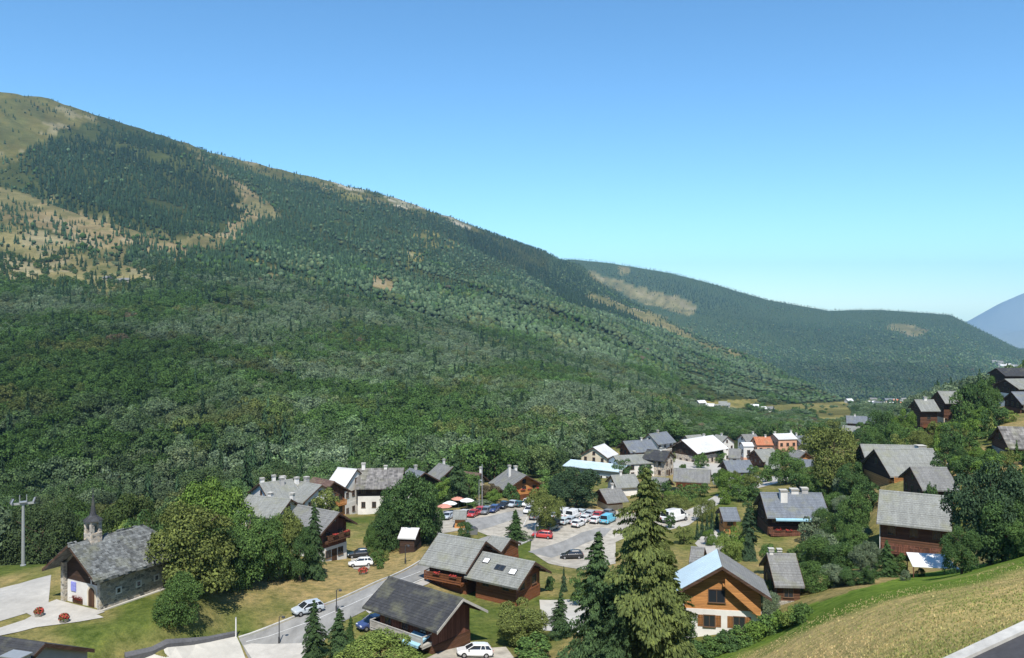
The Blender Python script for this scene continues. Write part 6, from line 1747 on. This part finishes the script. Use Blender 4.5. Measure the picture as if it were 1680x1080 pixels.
def pylon():
    d = 126.0; x = (38 - CX) / F * d; g = Vector((x, d, h1(x, d))); H_ = -(828 - HOR) / F * d - g.z
    e = empty('lift_pylon', g, R(25)); tag(e, 'pale ski-lift pylon with cross arm at the edge of the wood', 'pylon')
    mb = MB(); mb.lathe([(0.38, -0.3), (0.38, 0.2), (0.26, 0.25), (0.19, H_)], 12); mb.build('mast', MT['metal_grey'], e)
    mb = MB(); mb.box(-1.55, 1.55, -0.13, 0.13, H_, H_+0.3); mb.build('cross_arm', MT['metal_grey'], e)
    mb = MB(); mb.box(-0.5, 0.5, -0.5, 0.5, H_+0.36, H_+0.44); mb.build('platform', MT['metal_grey'], e)
    for s in (-1, 1):
        mb = MB(); mb.box(s*1.4-0.1, s*1.4+0.1, -1.5, 1.5, H_+0.45, H_+0.65); b = mb.build('sheave_beam', MT['metal_grey'], e)
        mb = MB(); mb.box(s*1.4-0.06, s*1.4+0.06, -0.08, 0.08, H_+0.352, H_+0.45); mb.build('hanger', MT['metal_grey'], b)
        for k in range(5):
            mb = MB(); mb.lathe([(0.22, -0.05), (0.22, 0.05)], 12); w_ = mb.build('sheave', MT['metal_dark'], b); w_.rotation_euler = (0, math.pi/2, 0); w_.location = (s*1.4 + s*0.16, -1.3 + k*0.65, H_+0.6)
    for s in (-1, 1):
        mb = MB(); mb.tube([(s*0.45, 0.45, H_+0.44), (s*0.45, 0.45, H_+1.4), (s*0.45, -0.45, H_+1.4), (s*0.45, -0.45, H_+0.44)], [0.03]*4, 5); mb.build('guard_rail', MT['metal_grey'], e)
pylon()
def planter(px, py, w, label, mat='stone'):
    g = ground_at(px, py); ww = w / F * g.y
    e = empty('flower_tub', g); tag(e, label, 'planter', 'flower tubs before the chapel')
    mb = MB(); mb.lathe([(ww*0.36, -0.05), (ww*0.48, 0.45), (ww*0.5, 0.5), (ww*0.42, 0.5), (ww*0.38, 0.4)], 14); mb.build('tub', MT[mat], e)
    r_ = np.random.default_rng(int(px))
    n = 420; dv = r_.normal(size=(n, 3)); dv /= np.linalg.norm(dv, axis=1, keepdims=True); dv[:, 2] = np.abs(dv[:, 2])
    p = dv * np.array([ww*0.55, ww*0.55, 0.6]) * r_.uniform(0.6, 1.05, (n, 1)) + np.array([0, 0, 0.5])
    for nm, mt, a, b in (('blossom', MT['flower'], 0, 240), ('foliage', MT['leaf_o'], 240, n)):
        me = quads_mesh(nm, p[a:b], dv[a:b] + r_.normal(size=(b-a, 3))*0.4, np.full(b-a, 0.14), r_, [mt])
        o = bpy.data.objects.new(nm, me); COL.objects.link(o); o.parent = e; o.color = (0.06, 0.10, 0.03, 1); o['kind'] = 'stuff'
planter(64, 1012, 15, 'round flower tub of red blooms on the grass edge of the chapel path')
planter(105, 1022, 16, 'round flower tub of red blooms in the middle of the chapel forecourt')
planter(596, 942, 16, 'small flower tub of red blooms on the bank by the white car')

def parasol(px, py, mat, label):
    g = ground_at(px, py); e = empty('parasol', g); tag(e, label, 'parasol', 'parasols by the kiosk')
    mb = MB(); mb.lathe([(0.25, 0.0), (0.25, 0.08), (0.03, 0.1), (0.03, 2.6)], 8); mb.build('pole', MT['metal_grey'], e)
    mb = MB(); mb.lathe([(1.7, 2.0), (1.66, 2.06), (0.9, 2.38), (0.05, 2.62)], 8); mb.build('canopy', MT[mat], e)
MT['cloth_rose'] = m_flecked('rose_canvas', (0.50, 0.24, 0.18), 0.08, 2, 0.85, 0.1)
parasol(729, 846, 'cloth_rose', 'faded red parasol beside the kiosk at the broadleaf clump')
parasol(738, 841, 'cloth_white', 'white parasol just behind the kiosk')
parasol(752, 833, 'cloth_rose', 'faded red parasol under the tall dark spruce')
parasol(766, 836, 'cloth_white', 'white parasol by the hedge bushes')
def container(px, py, label, mat):
    g = ground_at(px, py); e = empty('recycling_bin', g, 0.4); tag(e, label, 'bin')
    mb = MB(); loft(mb, [[(-0.7, -0.55, 0.05), (0.7, -0.55, 0.05), (0.7, 0.55, 0.05), (-0.7, 0.55, 0.05)], [(-0.8, -0.65, 1.2), (0.8, -0.65, 1.2), (0.8, 0.65, 1.2), (-0.8, 0.65, 1.2)]]); mb.build('body', mat, e)
    mb = MB(); loft(mb, [[(-0.84, -0.69, 1.2), (0.84, -0.69, 1.2), (0.84, 0.69, 1.2), (-0.84, 0.69, 1.2)], [(-0.5, -0.3, 1.5), (0.5, -0.3, 1.5), (0.5, 0.3, 1.5), (-0.5, 0.3, 1.5)]]); mb.build('lid', MT['metal_dark'], e)
    for a in (-0.6, 0.6):
        for b in (-0.4, 0.4): mb = MB(); mb.box(a-0.07, a+0.07, b-0.05, b+0.05, -0.02, 0.05); mb.build('foot', MT['metal_dark'], e)
container(771, 875, 'dark green recycling bin at the edge of the gravel', CM['teal'])
container(776, 877, 'grey recycling bin next to the green one', CM['grey'])
# window boxes of geraniums hung on balcony rails
def flower_box(key, side, u, z, depth):
    hd = HOUSES[key]; sd = hd['near'] if side == 'n' else 0
    mb = MB(); mb.box(-0.6, 0.6, 0.0, 0.22, 0, 0.2); o = mb.build('flower_box', MT['wood_brown'], hd['root'])
    ang = (-math.pi/2, 0, math.pi/2, math.pi)[sd]; off = (hd['wx'] if sd in (0, 2) else hd['wy']) + depth
    o.rotation_euler = (0, 0, ang); o.location = ((off, -u, z), (u, off, z), (-off, u, z), (-u, -off, z))[sd]
    r_ = np.random.default_rng(int(abs(u) * 100) + len(key)); n = 70
    p = np.stack([r_.uniform(-0.6, 0.6, n), r_.uniform(-0.05, 0.32, n), 0.2 + np.abs(r_.normal(0, 0.12, n))], 1)
    me = quads_mesh('geranium', p, r_.normal(size=(n, 3)), np.full(n, 0.12), r_, [MT['flower']]); q = bpy.data.objects.new('geranium', me); COL.objects.link(q); q.parent = o; q['kind'] = 'stuff'
for key, side, us, zf, dep in (('orange8', 'g', (-3, -1, 1, 3), 0.52, 1.3), ('lane', 'g', (-1.5, 1.0), 0.62, 1.3), ('twinA', 'n', (-2, 1), 0.42, 1.32), ('awning19', 'n', (-3.5, -1, 2, 4), 0.12, 1.8)):
    hd = HOUSES[key]
    for u in us: flower_box(key, side, u, hd['g0'] + (hd['wt'] - hd['g0']) * zf + 0.75, dep + 0.02)

# ------------------------------------------------------------------ grass: loose tufts on the meadow and the chapel lawn
def grass(name, label, poly, n, size, seed, cols):
    r_ = np.random.default_rng(seed)
    xs = [p[0] for p in poly]; ys = [p[1] for p in poly]
    px = r_.uniform(min(xs), max(xs), n * 3); py = r_.uniform(min(ys), max(ys), n * 3)
    ok = in_poly(px, py, poly); px, py = px[ok][:n], py[ok][:n]
    d = np.geomspace(24, 150, 260)
    hx = np.linspace(min(xs), max(xs), 60)
    rows = np.stack([HOR - H((q - CX) / F * d, d) / d * F for q in hx])          # row of the ground by column and depth
    k = np.clip(np.searchsorted(hx, px), 0, 59)
    dd = np.array([np.interp(-b, -rows[a], d) for a, b in zip(k, py)])            # rows fall with depth
    x = (px - CX) / F * dd; z = H(x, dd)
    s_ = size * r_.uniform(0.5, 1.5, len(x))
    V, Fc, C = [], [], []
    pick = np.clip(0.5 + 0.6 * wob(x, dd, 0.3, 81) + r_.normal(0, 0.25, len(x)), 0, 1)[:, None]
    col = (np.array(cols[0]) * (1 - pick) + np.array(cols[1]) * pick) * np.exp(r_.normal(0, 0.18, (len(x), 1)))
    for b in range(3):                                                          # three crossed blades to a tuft
        a = r_.uniform(0, 6.28, len(x)); lx, ly = np.cos(a) * s_ * 0.35, np.sin(a) * s_ * 0.35
        tx, ty = r_.normal(0, 0.25, len(x)) * s_, r_.normal(0, 0.25, len(x)) * s_
        q = np.stack([np.stack([x - lx, dd - ly, z - 0.03], 1), np.stack([x + lx, dd + ly, z - 0.03], 1), np.stack([x + tx, dd + ty, z + s_ * 0.8], 1)], 1)
        V.append(q.reshape(-1, 3)); C.append(np.repeat(col, 3, 0))
    V, C = np.concatenate(V), np.concatenate(C)
    Fc = np.arange(len(V)).reshape(-1, 3)
    me = bpy.data.meshes.new(name)
    me.vertices.add(len(V)); me.vertices.foreach_set('co', V.ravel())
    me.loops.add(Fc.size); me.loops.foreach_set('vertex_index', Fc.ravel().astype(np.int32))
    me.polygons.add(len(Fc)); me.polygons.foreach_set('loop_start', np.arange(0, Fc.size, 3, dtype=np.int32))
    me.update(calc_edges=True)
    at = me.attributes.new('tint', 'FLOAT_COLOR', 'POINT'); at.data.foreach_set('color', np.concatenate([C, np.ones((len(C), 1))], 1).ravel())
    me.materials.append(MT['leaf_g'])
    o = bpy.data.objects.new(name, me); COL.objects.link(o); o['kind'] = 'stuff'; tag(o, label, 'grass')
grass('meadow_grass', 'rough hay-coloured grass on the steep meadow', [(1180,1084),(1250,1062),(1330,1014),(1420,980),(1500,962),(1560,955),(1690,915),(1690,1018),(1560,1082)], 8000, 0.10, 3, [(0.24, 0.27, 0.09), (0.56, 0.43, 0.23)])

# ------------------------------------------------------------------ far hamlets
def far_house(px, py, d, wpx, label, group, roof, wall, k):
    x = (px - CX) / F * d; z = h1(x, d)
    w = max(wpx / F * d, 8.0); r_ = random.Random(k)
    e = empty('far_house', (x, d, z), r_.uniform(-0.5, 0.5)); tag(e, label, 'house', group)
    L_, W_, hw_ = w, w*0.8, w*0.42
    mb = MB(); mb.extrude_x([(-W_/2, -3), (-W_/2, hw_), (0, hw_+W_*0.3), (W_/2, hw_), (W_/2, -3)], -L_/2, L_/2); mb.build('wall', MT[wall], e)
    mb = MB(); q = W_/2 + 0.7; t = W_*0.3/(W_/2)
    mb.extrude_x([(-q, hw_-0.7*t+0.1), (0, hw_+W_*0.3+0.12), (q, hw_-0.7*t+0.1), (q, hw_-0.7*t-0.15), (0, hw_+W_*0.3-0.1), (-q, hw_-0.7*t-0.15)], -L_/2-0.7, L_/2+0.7); mb.build('roof', MT[roof], e)
    for u in (-0.25, 0.25):
        mb = MB(); mb.box(u*L_-0.6, u*L_+0.6, -W_/2-0.05, -W_/2-0.01, hw_*0.35, hw_*0.75); mb.build('window', MT['glass'], e)
rr = random.Random(12)
for k, (px, py, w) in enumerate(((1150,673,9),(1165,672,10),(1176,676,13),(1190,680,14),(1186,672,8),(1250,680,12),(1262,688,12),(1238,674,10))):
    far_house(px, py, 900 + 10*k, w, 'small pale house beside the yellow valley fields', 'houses by the valley fields', rr.choice(['roof_grey', 'roof_white', 'roof_pale']), 'plaster', k)
for k in range(26):
    px = 1392 + rr.random()*95; d = 1350 + rr.random()*420
    far_house(px, 660, d, 7 + rr.random()*5, 'tiny pale house in the hamlet on the valley floor', 'hamlet on the valley floor', rr.choice(['roof_grey', 'roof_pale', 'roof_white', 'roof_blue', 'roof_tile']), rr.choice(['plaster', 'plaster_cream', 'plaster']), 50 + k)
for k in range(30):
    px = 1628 + rr.random()*75; d = 3650 + rr.random()*400
    far_house(px, 595, d, 6 + rr.random()*5, 'tiny pale house in the distant town at the foot of the long mountain', 'distant town', rr.choice(['roof_pale', 'roof_white', 'roof_grey']), rr.choice(['plaster', 'plaster_grey']), 100 + k)
for k, (px, d) in enumerate(((176, 1010), (196, 1000), (206, 1012))):
    far_house(px, 462, d, 10, 'grey alpine hut on the open shoulder of the mountain', 'alpine huts', 'roof_grey', 'stone', 200 + k)
# ------------------------------------------------------------------ the air
def build_haze():
    mb = MB()
    mb.box(-16000, 16000, -300, 15500, -460, 760)
    m = bpy.data.materials.new('haze'); m.use_nodes = True
    n, l = m.node_tree.nodes, m.node_tree.links
    n.remove(n['Principled BSDF'])
    v = n.new('ShaderNodeVolumePrincipled')
    v.inputs['Color'].default_value = (0.36, 0.66, 1.0, 1)
    v.inputs['Density'].default_value = 5.0e-5
    v.inputs['Anisotropy'].default_value = 0.0
    l.new(v.outputs[0], n['Material Output'].inputs['Volume'])
    o = mb.build('haze', m)
    o['kind'] = 'stuff'; tag(o, 'thin blue summer haze filling the valley', 'haze')
build_haze()
